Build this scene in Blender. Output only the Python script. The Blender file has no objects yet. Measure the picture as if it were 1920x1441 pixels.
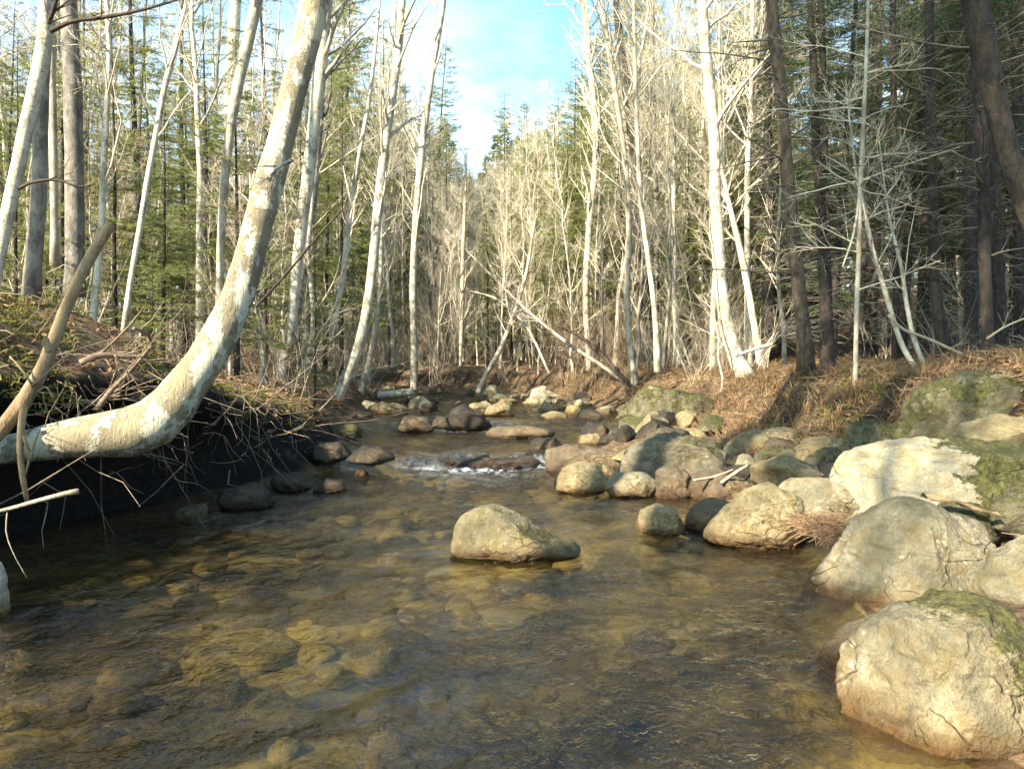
import bpy, math, random
import numpy as np
from math import radians, pi, sin, cos

# ------------------------------------------------------------------ basics
S = bpy.context.scene
COL = S.collection
F = 1507.0; HOR = 700.0; CAMZ = 1.0          # focal length in photo pixels, horizon row, eye height
RNG = np.random.default_rng(11)
random.seed(5)

def P(px, py, Y):                             # photo pixel at depth Y -> world point
    return np.array([(px - 960.0) / F * Y, Y, CAMZ - (py - HOR) / F * Y])

# ---- vectorised gradient noise
_perm = np.random.default_rng(3).permutation(256)
_perm = np.concatenate([_perm, _perm, _perm])
_g = np.random.default_rng(4).normal(size=(256, 3)); _g /= np.linalg.norm(_g, axis=1)[:, None]
def noise3(p):
    p = np.asarray(p, float)
    i = np.floor(p).astype(int); f = p - i; i &= 255
    u = f * f * f * (f * (f * 6 - 15) + 10)
    out = 0
    for dx in (0, 1):
        wx = u[..., 0] if dx else 1 - u[..., 0]
        for dy in (0, 1):
            wy = u[..., 1] if dy else 1 - u[..., 1]
            for dz in (0, 1):
                wz = u[..., 2] if dz else 1 - u[..., 2]
                h = _perm[_perm[_perm[i[..., 0] + dx] + i[..., 1] + dy] + i[..., 2] + dz]
                g = _g[h]
                d = g[..., 0] * (f[..., 0] - dx) + g[..., 1] * (f[..., 1] - dy) + g[..., 2] * (f[..., 2] - dz)
                out = out + wx * wy * wz * d
    return out
def fbm(p, oct=4, lac=2.1, gain=0.5):
    a = 1.0; s = 0; p = np.asarray(p, float)
    for k in range(oct):
        s = s + a * noise3(p + 17.3 * k); p = p * lac; a *= gain
    return s
def n2(x, y, sc, oct=3, z=0.0):
    return fbm(np.stack([np.asarray(x) * sc, np.asarray(y) * sc, np.full(np.shape(x), z)], -1), oct)
def sstep(a, b, x):
    t = np.clip((x - a) / (b - a), 0, 1); return t * t * (3 - 2 * t)
def nrm(v):
    return v / np.maximum(np.linalg.norm(v, axis=-1, keepdims=True), 1e-9)

# ---- mesh builder
class MB:
    def __init__(s): s.v = []; s.f = []; s.n = 0
    def add(s, v, faces, mi=0):
        v = np.asarray(v, float).reshape(-1, 3); faces = np.asarray(faces, np.int64)
        s.v.append(v); s.f.append((faces + s.n, mi)); s.n += len(v)
    def build(s, name, mats, parent=None, origin=None, smooth=True):
        me = bpy.data.meshes.new(name)
        v = np.concatenate(s.v) if s.v else np.zeros((0, 3))
        if origin is not None: v = v - np.asarray(origin)
        me.vertices.add(len(v)); me.vertices.foreach_set('co', v.astype(np.float32).ravel())
        loops = np.concatenate([f.ravel() for f, _ in s.f]); tot = np.concatenate([np.full(len(f), f.shape[1]) for f, _ in s.f])
        mi = np.concatenate([np.full(len(f), m) for f, m in s.f])
        me.loops.add(len(loops)); me.loops.foreach_set('vertex_index', loops.astype(np.int32))
        me.polygons.add(len(tot)); st = np.concatenate([[0], np.cumsum(tot)[:-1]])
        me.polygons.foreach_set('loop_start', st.astype(np.int32))
        me.update(calc_edges=True)
        me.polygons.foreach_set('material_index', mi.astype(np.int32))
        me.polygons.foreach_set('use_smooth', np.full(len(tot), smooth))
        if not isinstance(mats, (list, tuple)): mats = [mats]
        for m in mats: me.materials.append(m)
        me.validate(); me.update()
        o = bpy.data.objects.new(name, me); COL.objects.link(o)
        if parent is not None: o.parent = parent
        elif origin is not None: o.location = origin
        return o

def tag(o, label=None, cat=None, group=None, kind=None):
    if label: o['label'] = label
    if cat: o['category'] = cat
    if group: o['group'] = group
    if kind: o['kind'] = kind
    return o
def empty(name, loc, label, cat, group=None):
    o = bpy.data.objects.new(name, None); COL.objects.link(o); o.location = loc; o.empty_display_size = .1
    return tag(o, label, cat, group)

def tubes(mb, Pn, Rn, sides=3, mi=0, cap=False, rough=0.0, seed=0):
    Pn = np.asarray(Pn, float); Rn = np.asarray(Rn, float)
    if Pn.ndim == 2: Pn = Pn[None]; Rn = Rn[None]
    n, k, _ = Pn.shape
    if n == 0: return
    T = nrm(np.gradient(Pn, axis=1))
    ax = np.argmin(np.abs(T).max(1), axis=1)                 # the axis the curve never runs along
    ref = np.eye(3)[ax][:, None, :]
    N1 = nrm(np.cross(T, np.broadcast_to(ref, T.shape))); N2 = np.cross(T, N1)
    a = np.arange(sides) / sides * 2 * pi
    R = Rn[:, :, None]
    if rough:
        C0 = Pn[:, :, None, :] + R[..., None] * (np.cos(a)[None, None, :, None] * N1[:, :, None, :] + np.sin(a)[None, None, :, None] * N2[:, :, None, :])
        R = R * (1 + rough * fbm(C0 * (1.0 / max(Rn.max(), .01)) * .55 + seed, 3))
    V = Pn[:, :, None, :] + (R * np.cos(a)[None, None, :])[..., None] * N1[:, :, None, :] + (R * np.sin(a)[None, None, :])[..., None] * N2[:, :, None, :]
    base = (np.arange(n) * k * sides)[:, None, None]
    i = np.arange(k - 1)[None, :, None] * sides; j = np.arange(sides)[None, None, :]; j2 = (j + 1) % sides
    Q = np.stack([base + i + j, base + i + j2, base + i + sides + j2, base + i + sides + j], -1).reshape(-1, 4)
    mb.add(V.reshape(-1, 3), Q, mi)
    if cap:
        off = mb.n - n * k * sides
        for b in range(n):
            for ring, rev in ((0, True), (k - 1, False)):
                idx = [off - mb.n + mb.n + b * k * sides + ring * sides + q for q in range(sides)]
                if rev: idx = idx[::-1]
                mb.f.append((np.array([idx]), mi))

def resample(pts, n):                         # Catmull-Rom through pts (rows may carry radius)
    pts = np.asarray(pts, float)
    if len(pts) < 3:
        t = np.linspace(0, 1, n)[:, None]; return pts[0] * (1 - t) + pts[-1] * t
    d = np.maximum(np.linalg.norm(np.diff(pts[:, :3], axis=0), axis=1), 1e-6); cum = np.concatenate([[0], np.cumsum(d)])
    sl = np.diff(pts, axis=0) / d[:, None]; m = np.empty_like(pts); m[0] = sl[0]; m[-1] = sl[-1]
    m[1:-1] = (sl[:-1] * d[1:, None] + sl[1:] * d[:-1, None]) / (d[1:] + d[:-1])[:, None]
    out = []
    for x in np.linspace(0, cum[-1], n):
        i = min(np.searchsorted(cum, x, side='right') - 1, len(pts) - 2); h = d[i]; t = (x - cum[i]) / h
        out.append((2*t**3 - 3*t*t + 1) * pts[i] + (t**3 - 2*t*t + t) * h * m[i] + (3*t*t - 2*t**3) * pts[i+1] + (t**3 - t*t) * h * m[i+1])
    return np.array(out)

def grow(rng, Pp, Rp, n, t0, t1, L, ang, k=4, up=.15, jit=.08, rk=.55, rmin=.0012, tip=.35, bend=.15, shrink=.6, rmax=9):
    """n children springing from the parent curves Pp (m,q,3)."""
    m, q, _ = Pp.shape
    pi_ = rng.integers(0, m, n); t = rng.uniform(t0, t1, n); ft = t * (q - 1); i = np.minimum(ft.astype(int), q - 2); fr = (ft - i)[:, None]
    pos = Pp[pi_, i] * (1 - fr) + Pp[pi_, i + 1] * fr; T = nrm(Pp[pi_, i + 1] - Pp[pi_, i])
    pr = Rp[pi_, i] * (1 - fr[:, 0]) + Rp[pi_, i + 1] * fr[:, 0]
    rv = rng.normal(size=(n, 3)); perp = nrm(rv - (rv * T).sum(1, keepdims=True) * T)
    a = rng.normal(ang, .2, n)[:, None]
    d = nrm(np.cos(a) * T + np.sin(a) * perp + np.array([0, 0, up]))
    ln = (L * rng.uniform(.5, 1.25, n) * (1 - shrink * t))[:, None, None]
    s = np.linspace(0, 1, k)[None, :, None]
    b = rng.normal(size=(n, 1, 3)) * bend + np.array([0, 0, up * .6])
    C = pos[:, None, :] + ln * (s * d[:, None, :] + s * s * b)
    jt = np.cumsum(rng.normal(size=(n, k, 3)) * jit / k, axis=1); jt -= jt[:, :1]
    C = C + ln * jt
    r = np.clip(pr * rk * rng.uniform(.6, 1, n), rmin, rmax)[:, None] * (1 - (1 - tip) * np.linspace(0, 1, k)[None, :])
    return C, r

# ------------------------------------------------------------------ materials
def nodes(name):
    m = bpy.data.materials.new(name); m.use_nodes = True
    nt = m.node_tree; nt.nodes.clear(); return m, nt
class N:
    def __init__(s, nt): s.nt = nt
    def new(s, t, **kw):
        n = s.nt.nodes.new(t)
        for k, v in kw.items(): setattr(n, k, v)
        return n
    def link(s, a, b): s.nt.links.new(a, b)
    def val(s, inp, v):
        if isinstance(v, bpy.types.NodeSocket): s.link(v, inp)
        else: inp.default_value = v
    def noise(s, vec, scale, detail=4, rough=.55, dist=0.0):
        n = s.new('ShaderNodeTexNoise'); s.link(vec, n.inputs['Vector'])
        n.inputs['Scale'].default_value = scale; n.inputs['Detail'].default_value = detail
        n.inputs['Roughness'].default_value = rough; n.inputs['Distortion'].default_value = dist
        return n.outputs['Fac']
    def voro(s, vec, scale, feature='F1', out='Distance', rnd=1.0):
        n = s.new('ShaderNodeTexVoronoi', feature=feature); s.link(vec, n.inputs['Vector'])
        n.inputs['Scale'].default_value = scale; n.inputs['Randomness'].default_value = rnd
        return n.outputs[out]
    def ramp(s, fac, stops):
        n = s.new('ShaderNodeValToRGB'); s.link(fac, n.inputs['Fac']); cr = n.color_ramp
        while len(cr.elements) < len(stops): cr.elements.new(.5)
        for e, (p, c) in zip(cr.elements, stops):
            e.position = p; e.color = (c, c, c, 1) if isinstance(c, (int, float)) else (*c, 1)
        return n.outputs['Color']
    def mix(s, fac, a, b, blend='MIX'):
        n = s.new('ShaderNodeMix', data_type='RGBA', blend_type=blend)
        s.val(n.inputs[0], fac)
        for i, v in ((6, a), (7, b)):
            if isinstance(v, tuple): n.inputs[i].default_value = (*v, 1) if len(v) == 3 else v
            else: s.link(v, n.inputs[i])
        return n.outputs[2]
    def math(s, op, a, b=0.0, clamp=False):
        n = s.new('ShaderNodeMath', operation=op, use_clamp=clamp); s.val(n.inputs[0], a); s.val(n.inputs[1], b); return n.outputs[0]
    def mapping(s, vec, scale=(1, 1, 1), rot=(0, 0, 0)):
        n = s.new('ShaderNodeMapping'); s.link(vec, n.inputs['Vector']); n.inputs['Scale'].default_value = scale; n.inputs['Rotation'].default_value = rot
        return n.outputs['Vector']
    def bump(s, h, strength=.5, dist=.02, normal=None):
        n = s.new('ShaderNodeBump'); s.link(h, n.inputs['Height']); n.inputs['Strength'].default_value = strength; n.inputs['Distance'].default_value = dist
        if normal: s.link(normal, n.inputs['Normal'])
        return n.outputs['Normal']
    def coord(s, which='Object'): return s.new('ShaderNodeTexCoord').outputs[which]
    def geo(s, which): return s.new('ShaderNodeNewGeometry').outputs[which]
    def sep(s, vec):
        n = s.new('ShaderNodeSeparateXYZ'); s.link(vec, n.inputs[0]); return n.outputs
    def rand(s): return s.new('ShaderNodeObjectInfo').outputs['Random']
    def out(s, col, rough=.85, normal=None, spec=.25, trans=None):
        b = s.new('ShaderNodeBsdfPrincipled')
        s.val(b.inputs['Base Color'], (*col, 1) if isinstance(col, tuple) else col)
        s.val(b.inputs['Roughness'], rough); s.val(b.inputs['Specular IOR Level'], spec)
        if normal: s.link(normal, b.inputs['Normal'])
        o = s.new('ShaderNodeOutputMaterial'); sh = b.outputs[0]
        if trans:
            t = s.new('ShaderNodeBsdfTranslucent'); s.val(t.inputs['Color'], col)
            mx = s.new('ShaderNodeMixShader'); mx.inputs[0].default_value = trans
            s.link(sh, mx.inputs[1]); s.link(t.outputs[0], mx.inputs[2]); sh = mx.outputs[0]
        s.link(sh, o.inputs['Surface'])

def bark(name, light, dark, patch=.5, lent=True, scale=1.0, moss=None, bumps=.5, soft=.1):
    m, nt = nodes(name); n = N(nt); c = n.coord('Object')
    a = n.noise(n.mapping(c, (1, 1, .55)), 5 * scale, 5, .62)
    f = n.ramp(a, [(patch - soft, 1), (patch + soft, 0)])
    col = n.mix(f, light, dark)
    if soft < .08: f = n.ramp(n.math('ADD', n.math('MULTIPLY', a, .72), n.math('MULTIPLY', n.noise(c, 26 * scale, 5, .75), .28)), [(patch - soft, 1), (patch + soft, 0)]); col = n.mix(f, light, dark)
    sp = n.noise(n.mapping(c, (1, 1, .8)), 38 * scale, 4, .7)
    col = n.mix(n.ramp(sp, [(.5, 0), (.68, .75)]), col, tuple(x * .42 for x in light))
    col = n.mix(n.ramp(n.noise(c, 2.1 * scale, 2), [(.4, 0), (.7, .45)]), col, tuple(x * y for x, y in zip(light, (.8, .72, .55))))
    if lent:
        v = n.noise(n.mapping(c, (6, 6, 42)), 1.3 * scale, 2, .5)
        col = n.mix(n.ramp(v, [(.64, 0), (.7, .8)]), col, tuple(x * .8 for x in dark))
    if moss:
        z = n.sep(c)[2]; ms = n.noise(c, 3.0, 4)
        col = n.mix(n.math('MULTIPLY', n.ramp(ms, [(.45, 0), (.6, 1)]), n.math('SUBTRACT', 1.0, n.math('MULTIPLY', z, .6), True), True), col, moss)
    h = n.noise(n.mapping(c, (1, 1, .25)), 30 * scale, 5, .7)
    h = n.math('ADD', h, n.math('MULTIPLY', f, -.5))
    n.out(col, .85, n.bump(h, bumps, .02)); return m

M = {}
M['hero'] = bark('pale_mottled_bark', (.56, .51, .38), (.17, .13, .075), .50, False, 1.7, soft=.03, bumps=.9)
M['birch'] = bark('white_birch_bark', (.54, .485, .375), (.17, .135, .09), .46, True, 1.8, soft=.06)
M['tan'] = bark('tan_bark', (.47, .41, .31), (.20, .16, .11), .46, True, 2.0)
M['grey'] = bark('grey_bark', (.24, .215, .18), (.09, .075, .06), .5, False, 2.0)
M['spruce'] = bark('dark_spruce_bark', (.055, .043, .034), (.016, .013, .010), .5, False, 2.5, bumps=.9)
M['sprb'] = bark('brown_spruce_bark', (.17, .12, .08), (.05, .038, .028), .5, False, 2.2, bumps=.9)
M['wood'] = bark('weathered_wood', (.42, .35, .24), (.27, .19, .11), .47, False, 1.5)
M['brownwood'] = bark('brown_dead_wood', (.33, .23, .125), (.15, .09, .045), .47, False, 2.5)
M['darkwood'] = bark('dark_wet_wood', (.085, .06, .04), (.03, .022, .016), .5, False, 2.5)

def simple(name, cols, rough=.8, scale=6, trans=None, rnd=.0):
    m, nt = nodes(name); n = N(nt); c = n.coord('Object')
    f = n.noise(c, scale, 3, .6)
    col = n.ramp(f, [(.32 + .36 * i / (len(cols) - 1), q) for i, q in enumerate(cols)])
    if rnd:
        hs = n.new('ShaderNodeHueSaturation'); n.link(col, hs.inputs['Color'])
        n.link(n.math('ADD', n.math('MULTIPLY', n.rand(), rnd), 1 - rnd / 2), hs.inputs['Value']); col = hs.outputs[0]
    n.out(col, rough, trans=trans); return m
M['twig'] = simple('pale_twig_bark', [(.38, .31, .20), (.58, .50, .36)], rnd=.4)
M['twigd'] = simple('dark_twig_bark', [(.10, .08, .06), (.19, .155, .115)], rnd=.4)
M['twigr'] = simple('brown_twig_bark', [(.20, .135, .085), (.33, .25, .165)], rnd=.4)
M['needle'] = simple('spruce_needles', [(.032, .06, .016), (.075, .115, .03)], .6, 2.5, .25, .5)
M['needle2'] = simple('fir_needles', [(.13, .17, .03), (.31, .32, .085)], .55, 2.5, .42, .4)
M['leaf'] = simple('fallen_leaf', [(.10, .055, .03), (.21, .115, .055), (.32, .21, .11)], .8, 9, .2)
M['grass'] = simple('dry_grass_blade', [(.13, .07, .035), (.24, .14, .065), (.34, .25, .13)], .75, 5, .25)
M['moss'] = simple('moss_tuft', [(.05, .06, .012), (.12, .12, .025), (.20, .17, .04)], .9, 6, .2)
M['root'] = simple('root_bark', [(.10, .065, .04), (.30, .22, .14)], .85, 9)
M['needlelitter'] = simple('dead_needle_litter', [(.22, .12, .06), (.40, .25, .13)], .85, 9)

def rock_mat(name, base, dark, mossamt=.3, moss=(.07, .062, .015), wet=True, side=None, rust=.25):
    m, nt = nodes(name); n = N(nt); c = n.coord('Object'); pos = n.geo('Position'); nz = n.sep(n.geo('Normal'))[2]
    a = n.noise(c, 5, 6, .65)
    col = n.mix(n.ramp(a, [(.36, 0), (.66, 1)]), dark, base)
    sp = n.noise(c, 75, 6, .8)
    col = n.mix(n.ramp(sp, [(.36, .5), (.5, 0)]), col, tuple(x * .5 for x in dark))
    col = n.mix(n.ramp(n.noise(c, 11, 5, .7), [(.42, 0), (.62, .8)]), col, tuple(x * y for x, y in zip(dark, (1.1, .95, .62))))
    lich = n.voro(n.mapping(c, (1, 1, 1)), 21, out='Distance')
    lf = n.math('MULTIPLY', n.ramp(lich, [(.12, 1), (.26, 0)]), n.ramp(n.noise(c, 3.2, 2), [(.5, 0), (.58, .8)]))
    col = n.mix(lf, col, tuple(min(1, x * 1.25) for x in base))
    col = n.mix(n.ramp(n.noise(c, 2.3, 3), [(.5, 0), (.68, rust * .7)]), col, (.36, .22, .09))
    st = n.noise(n.mapping(c, (2.5, 2.5, 14), (.5, .3, 0)), 2.0, 4, .6)
    col = n.mix(n.ramp(st, [(.56, 0), (.66, .5)]), col, tuple(x * .55 for x in dark))
    # moss
    mf = n.math('ADD', n.noise(c, 4.2, 6, .7), n.math('MULTIPLY', nz, .16))
    if side is not None:
        s = n.sep(c); mf = n.math('ADD', mf, n.math('MULTIPLY', s[0], side[0])); mf = n.math('ADD', mf, n.math('MULTIPLY', s[2], side[1]))
    th = .92 - mossamt * .6
    mk = n.ramp(mf, [(th, 0), (min(th + .07, .999), 1)])
    mc = n.mix(n.ramp(n.noise(c, 30, 4, .7), [(.35, 0), (.65, 1)]), tuple(x * .45 for x in moss), tuple(min(1, x * 1.9) for x in moss))
    col = n.mix(mk, col, mc)
    cr = n.voro(n.mapping(n.mix(.12, c, n.new('ShaderNodeTexNoise').outputs['Color']), (1, 1, 1.8), (.4, .6, .2)), 4.5, feature='DISTANCE_TO_EDGE')
    crk = n.math('MULTIPLY', n.ramp(cr, [(.0, 1), (.02, 0)]), n.ramp(n.noise(c, 2.7, 2), [(.52, 0), (.6, 1)]))
    col = n.mix(n.math('MULTIPLY', crk, .35), col, tuple(x * .25 for x in dark))
    h = n.math('ADD', n.math('MULTIPLY', n.noise(c, 14, 8, .7), 1.0), n.math('MULTIPLY', n.noise(c, 110, 4, .7), .35))
    h = n.math('SUBTRACT', h, n.math('MULTIPLY', crk, .5))
    h = n.math('ADD', h, n.math('MULTIPLY', mk, n.math('ADD', n.math('MULTIPLY', n.noise(c, 120, 3), .5), .25)))
    rough = .85
    if wet:
        z = n.math('ADD', n.sep(pos)[2], n.math('MULTIPLY', n.math('SUBTRACT', n.noise(pos, 9, 3), .5), .09))
        y = n.sep(pos)[1]
        lev = n.new('ShaderNodeMapRange'); n.link(y, lev.inputs[0])
        for i, q in ((1, 8.3), (2, 14.0), (3, 0.0), (4, .27)): lev.inputs[i].default_value = q
        w = n.new('ShaderNodeMapRange'); n.link(n.math('SUBTRACT', z, lev.outputs[0]), w.inputs[0])
        for i, q in ((1, .015), (2, .085), (3, 1.0), (4, 0.0)): w.inputs[i].default_value = q
        w2 = n.new('ShaderNodeMapRange'); n.link(n.math('SUBTRACT', z, lev.outputs[0]), w2.inputs[0])
        for i, q in ((1, .03), (2, .14), (3, 1.0), (4, 0.0)): w2.inputs[i].default_value = q
        col = n.mix(n.math('MULTIPLY', w2.outputs[0], .45), col, n.mix(1.0, col, (.92, .74, .46), 'MULTIPLY'))
        col = n.mix(n.math('MULTIPLY', w.outputs[0], .92), col, n.mix(1.0, col, (.36, .24, .12), 'MULTIPLY'))
        rough = n.math('SUBTRACT', .85, n.math('MULTIPLY', w.outputs[0], .6))
    n.out(col, rough, n.bump(h, .9, .035), .35); return m
M['rock'] = rock_mat('pale_granite', (.42, .365, .24), (.14, .12, .07), .33)
M['rock2'] = rock_mat('tan_granite', (.42, .345, .19), (.14, .11, .055), .34)
M['rockm'] = rock_mat('mossy_granite', (.24, .21, .13), (.09, .08, .045), .66, (.062, .056, .014))
M['rockh'] = rock_mat('half_mossy_granite', (.50, .445, .31), (.27, .235, .155), 1.03, (.062, .058, .015), side=(1.7, -.25))
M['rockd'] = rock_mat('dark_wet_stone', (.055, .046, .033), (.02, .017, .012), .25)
M['rockg'] = rock_mat('grey_brown_granite', (.25, .215, .145), (.085, .073, .045), .48)
M['rockr'] = rock_mat('rusty_brown_stone', (.20, .155, .095), (.075, .056, .035), .28, rust=.3)
M['rockw'] = rock_mat('whitish_stone', (.62, .57, .45), (.40, .36, .27), .05)

M['rockw2'] = rock_mat('olive_granite', (.33, .275, .155), (.10, .085, .045), .46)
M['rockc'] = rock_mat('hollow_mossed_granite', (.40, .345, .215), (.13, .11, .065), .40, side=(.9, .5))

def ground_mat():
    m, nt = nodes('forest_floor'); n = N(nt); pos = n.geo('Position')
    a = n.noise(pos, 2.2, 6, .65); b = n.noise(pos, 24, 5, .7)
    col = n.mix(n.ramp(a, [(.35, 0), (.65, 1)]), (.045, .03, .018), (.12, .077, .044))
    col = n.mix(n.ramp(b, [(.4, 0), (.62, .8)]), col, (.21, .135, .075))
    v = n.voro(pos, 26, out='Color')
    hs = n.sep(v)
    col = n.mix(n.ramp(hs[0], [(.55, 0), (.6, .7)]), col, (.25, .145, .07))
    mo = n.noise(pos, 1.7, 5, .7)
    col = n.mix(n.ramp(mo, [(.55, 0), (.64, .8)]), col, (.065, .07, .018))
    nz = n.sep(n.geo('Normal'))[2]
    col = n.mix(n.ramp(nz, [(.5, 1), (.85, 0)]), col, n.mix(n.ramp(b, [(.4, 0), (.62, 1)]), (.005, .004, .003), (.018, .012, .008)))  # dark soil on steep faces, its colour blackened to paint in undercut shade
    h = n.math('ADD', n.noise(pos, 16, 6, .75), n.math('MULTIPLY', hs[1], .3))
    n.out(col, .95, n.bump(h, 1.0, .06)); return m
def bed_mat():
    m, nt = nodes('stream_bed_gravel'); n = N(nt); pos = n.geo('Position')
    wv = n.new('ShaderNodeVectorMath', operation='ADD'); n.link(pos, wv.inputs[0])
    nz = n.new('ShaderNodeTexNoise'); n.link(pos, nz.inputs['Vector']); nz.inputs['Scale'].default_value = 7; nz.inputs['Detail'].default_value = 3
    sc = n.new('ShaderNodeVectorMath', operation='SCALE'); n.link(nz.outputs['Color'], sc.inputs[0]); sc.inputs['Scale'].default_value = .22
    n.link(sc.outputs[0], wv.inputs[1]); p = wv.outputs[0]
    a = n.noise(p, 1.9, 6, .65)
    col = n.ramp(a, [(.32, (.05, .038, .014)), (.46, (.19, .14, .05)), (.58, (.36, .27, .10)), (.72, (.50, .38, .17))])
    v = n.voro(p, 7.5, out='Color'); s = n.sep(v)
    col = n.mix(n.ramp(s[0], [(.3, 0), (.9, .65)]), col, n.ramp(s[1], [(0, (.05, .04, .02)), (.5, (.33, .25, .10)), (.8, (.44, .28, .09)), (1, (.55, .48, .3))]))
    e = n.voro(p, 7.5, feature='DISTANCE_TO_EDGE')
    col = n.mix(n.ramp(e, [(.0, .8), (.06, 0)]), col, (.02, .015, .007))
    b = n.noise(p, 30, 5, .7)
    col = n.mix(n.ramp(b, [(.38, .7), (.55, 0)]), col, (.035, .027, .012))
    h = n.math('ADD', n.math('MULTIPLY', n.voro(p, 7.5), -.8), b)
    big = n.noise(n.mapping(p, (1, 1.3, 1)), 1.15, 5, .68, .8)
    col = n.mix(n.ramp(big, [(.43, .93), (.55, 0)]), col, (.03, .024, .011))
    col = n.mix(n.ramp(big, [(.50, 0), (.62, .7)]), col, (.56, .45, .17))
    col = n.mix(1.0, col, (.50, .455, .28), 'MULTIPLY')
    col = n.mix(1.0, col, (.58, .48, .24), 'DARKEN')
    # bed colour painted dark here so the blue sky reflection stands out
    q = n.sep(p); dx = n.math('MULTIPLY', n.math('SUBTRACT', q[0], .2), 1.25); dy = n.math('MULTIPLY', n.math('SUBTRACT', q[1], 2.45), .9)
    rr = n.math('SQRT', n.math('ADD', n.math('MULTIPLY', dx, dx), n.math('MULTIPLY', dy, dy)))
    reflect_dark = n.ramp(n.math('ADD', rr, n.math('MULTIPLY', n.math('SUBTRACT', n.noise(p, 2.2, 5, .7), .5), 1.5)), [(.35, .85), (.95, 0)])
    col = n.mix(reflect_dark, col, (.02, .018, .011))
    n.out(col, .7, n.bump(h, .8, .04)); return m
def water_mat():
    m, nt = nodes('clear_stream_water'); n = N(nt); pos = n.geo('Position')
    w1 = n.noise(n.mapping(pos, (1.0, .75, 1)), 9, 4, .6, .6)
    w2 = n.noise(n.mapping(pos, (1.0, .7, 1)), 30, 3, .6, .8)
    w3 = n.noise(pos, 2.6, 2, .5)
    h = n.math('ADD', n.math('MULTIPLY', w1, n.math('ADD', n.math('MULTIPLY', n.noise(n.mapping(pos, (1, .8, 1)), 1.4, 3), 2.2), -.15, True)), n.math('MULTIPLY', w2, n.math('ADD', n.math('MULTIPLY', w3, .5), .05)))
    ch = n.new('ShaderNodeAttribute', attribute_name='chop')
    nr = n.bump(n.math('MULTIPLY', h, ch.outputs['Fac']), 1.0, .075)
    dt = n.new('ShaderNodeVectorMath', operation='DOT_PRODUCT'); n.link(n.geo('Incoming'), dt.inputs[0]); n.link(nr, dt.inputs[1])
    fres = n.math('ADD', .06, n.math('MULTIPLY', .955, n.math('POWER', n.math('SUBTRACT', 1.0, n.math('ABSOLUTE', dt.outputs['Value']), True), 5.0)))
    tr = n.new('ShaderNodeBsdfTransparent'); tr.inputs['Color'].default_value = (.98, .95, .84, 1)
    rf = n.new('ShaderNodeBsdfRefraction'); rf.inputs['IOR'].default_value = 1.33; rf.inputs['Roughness'].default_value = .02; rf.inputs['Color'].default_value = (.98, .95, .84, 1); n.link(nr, rf.inputs['Normal'])
    mt = n.new('ShaderNodeMixShader'); mt.inputs[0].default_value = .35; n.link(tr.outputs[0], mt.inputs[1]); n.link(rf.outputs[0], mt.inputs[2])
    gl = n.new('ShaderNodeBsdfGlossy'); gl.inputs['Roughness'].default_value = .02; n.link(nr, gl.inputs['Normal'])
    mx = n.new('ShaderNodeMixShader'); n.link(fres, mx.inputs[0]); n.link(mt.outputs[0], mx.inputs[1]); n.link(gl.outputs[0], mx.inputs[2])
    # churned white water where the surface attribute says so
    at = n.new('ShaderNodeAttribute', attribute_name='foam')
    fo = n.math('MULTIPLY', at.outputs['Fac'], n.ramp(n.noise(n.mapping(pos, (1.3, .45, 1)), 9, 6, .72, 1.2), [(.46, 0), (.66, 1)]), True)
    df = n.new('ShaderNodeBsdfDiffuse'); df.inputs['Color'].default_value = (.75, .8, .85, 1)
    m2 = n.new('ShaderNodeMixShader'); n.link(n.math('MULTIPLY', fo, .75), m2.inputs[0]); n.link(mx.outputs[0], m2.inputs[1]); n.link(df.outputs[0], m2.inputs[2])
    o = n.new('ShaderNodeOutputMaterial'); n.link(m2.outputs[0], o.inputs['Surface']); return m
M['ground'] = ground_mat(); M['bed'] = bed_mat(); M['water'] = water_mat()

# ------------------------------------------------------------------ terrain
_ty = np.array([-30, -8, 0, 2, 3.5, 4, 4.9, 6, 7.2, 8.5, 9.4, 11, 12.5, 15, 18, 20, 22, 26, 45, 200.])
_xl = np.array([-4, -3.4, -3.0, -2.85, -2.75, -2.62, -2.3, -2.1, -2.0, -1.85, -1.9, -2.3, -2.7, -2.6, -2.9, -3.7, -5.2, -9.5, -30, -30.])
_xr = np.array([1.8, 1.6, 1.3, 1.15, 1.5, 1.65, 1.75, 1.6, 1.3, .9, .9, 1.5, 1.9, 2.0, 1.3, .1, -1.8, -6.3, -26, -26.])
XL = lambda y: np.interp(y, _ty, _xl)
XR = lambda y: np.interp(y, _ty, _xr)
ZW = lambda y: np.interp(y, [-30, 8.65, 8.95, 12.4, 12.75, 18, 24, 45, 200], [0, 0, .11, .14, .25, .34, .50, .95, 1.1])
LIP = lambda y: np.interp(y, [-30, 2, 4.5, 6, 7, 8.5, 10.5, 13, 20, 40], [.8, .8, .95, .9, .75, .55, .3, .25, .35, .3])
LA = lambda y: np.interp(y, [-30, 3, 6, 7, 8.5, 10.5, 13, 20, 40], [.9, 1.0, .95, .7, .6, .6, .7, .6, .5])
BW = lambda y: np.interp(y, [-30, 3, 5, 7, 9, 11, 13, 20, 40], [1.2, 1.1, 1.3, 1.7, 1.9, 1.0, .35, .4, .4])
HR = lambda y: np.interp(y, [-30, 3, 8, 12, 18, 26, 40], [1.0, 1.0, .75, .55, .55, .5, .4])
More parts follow.
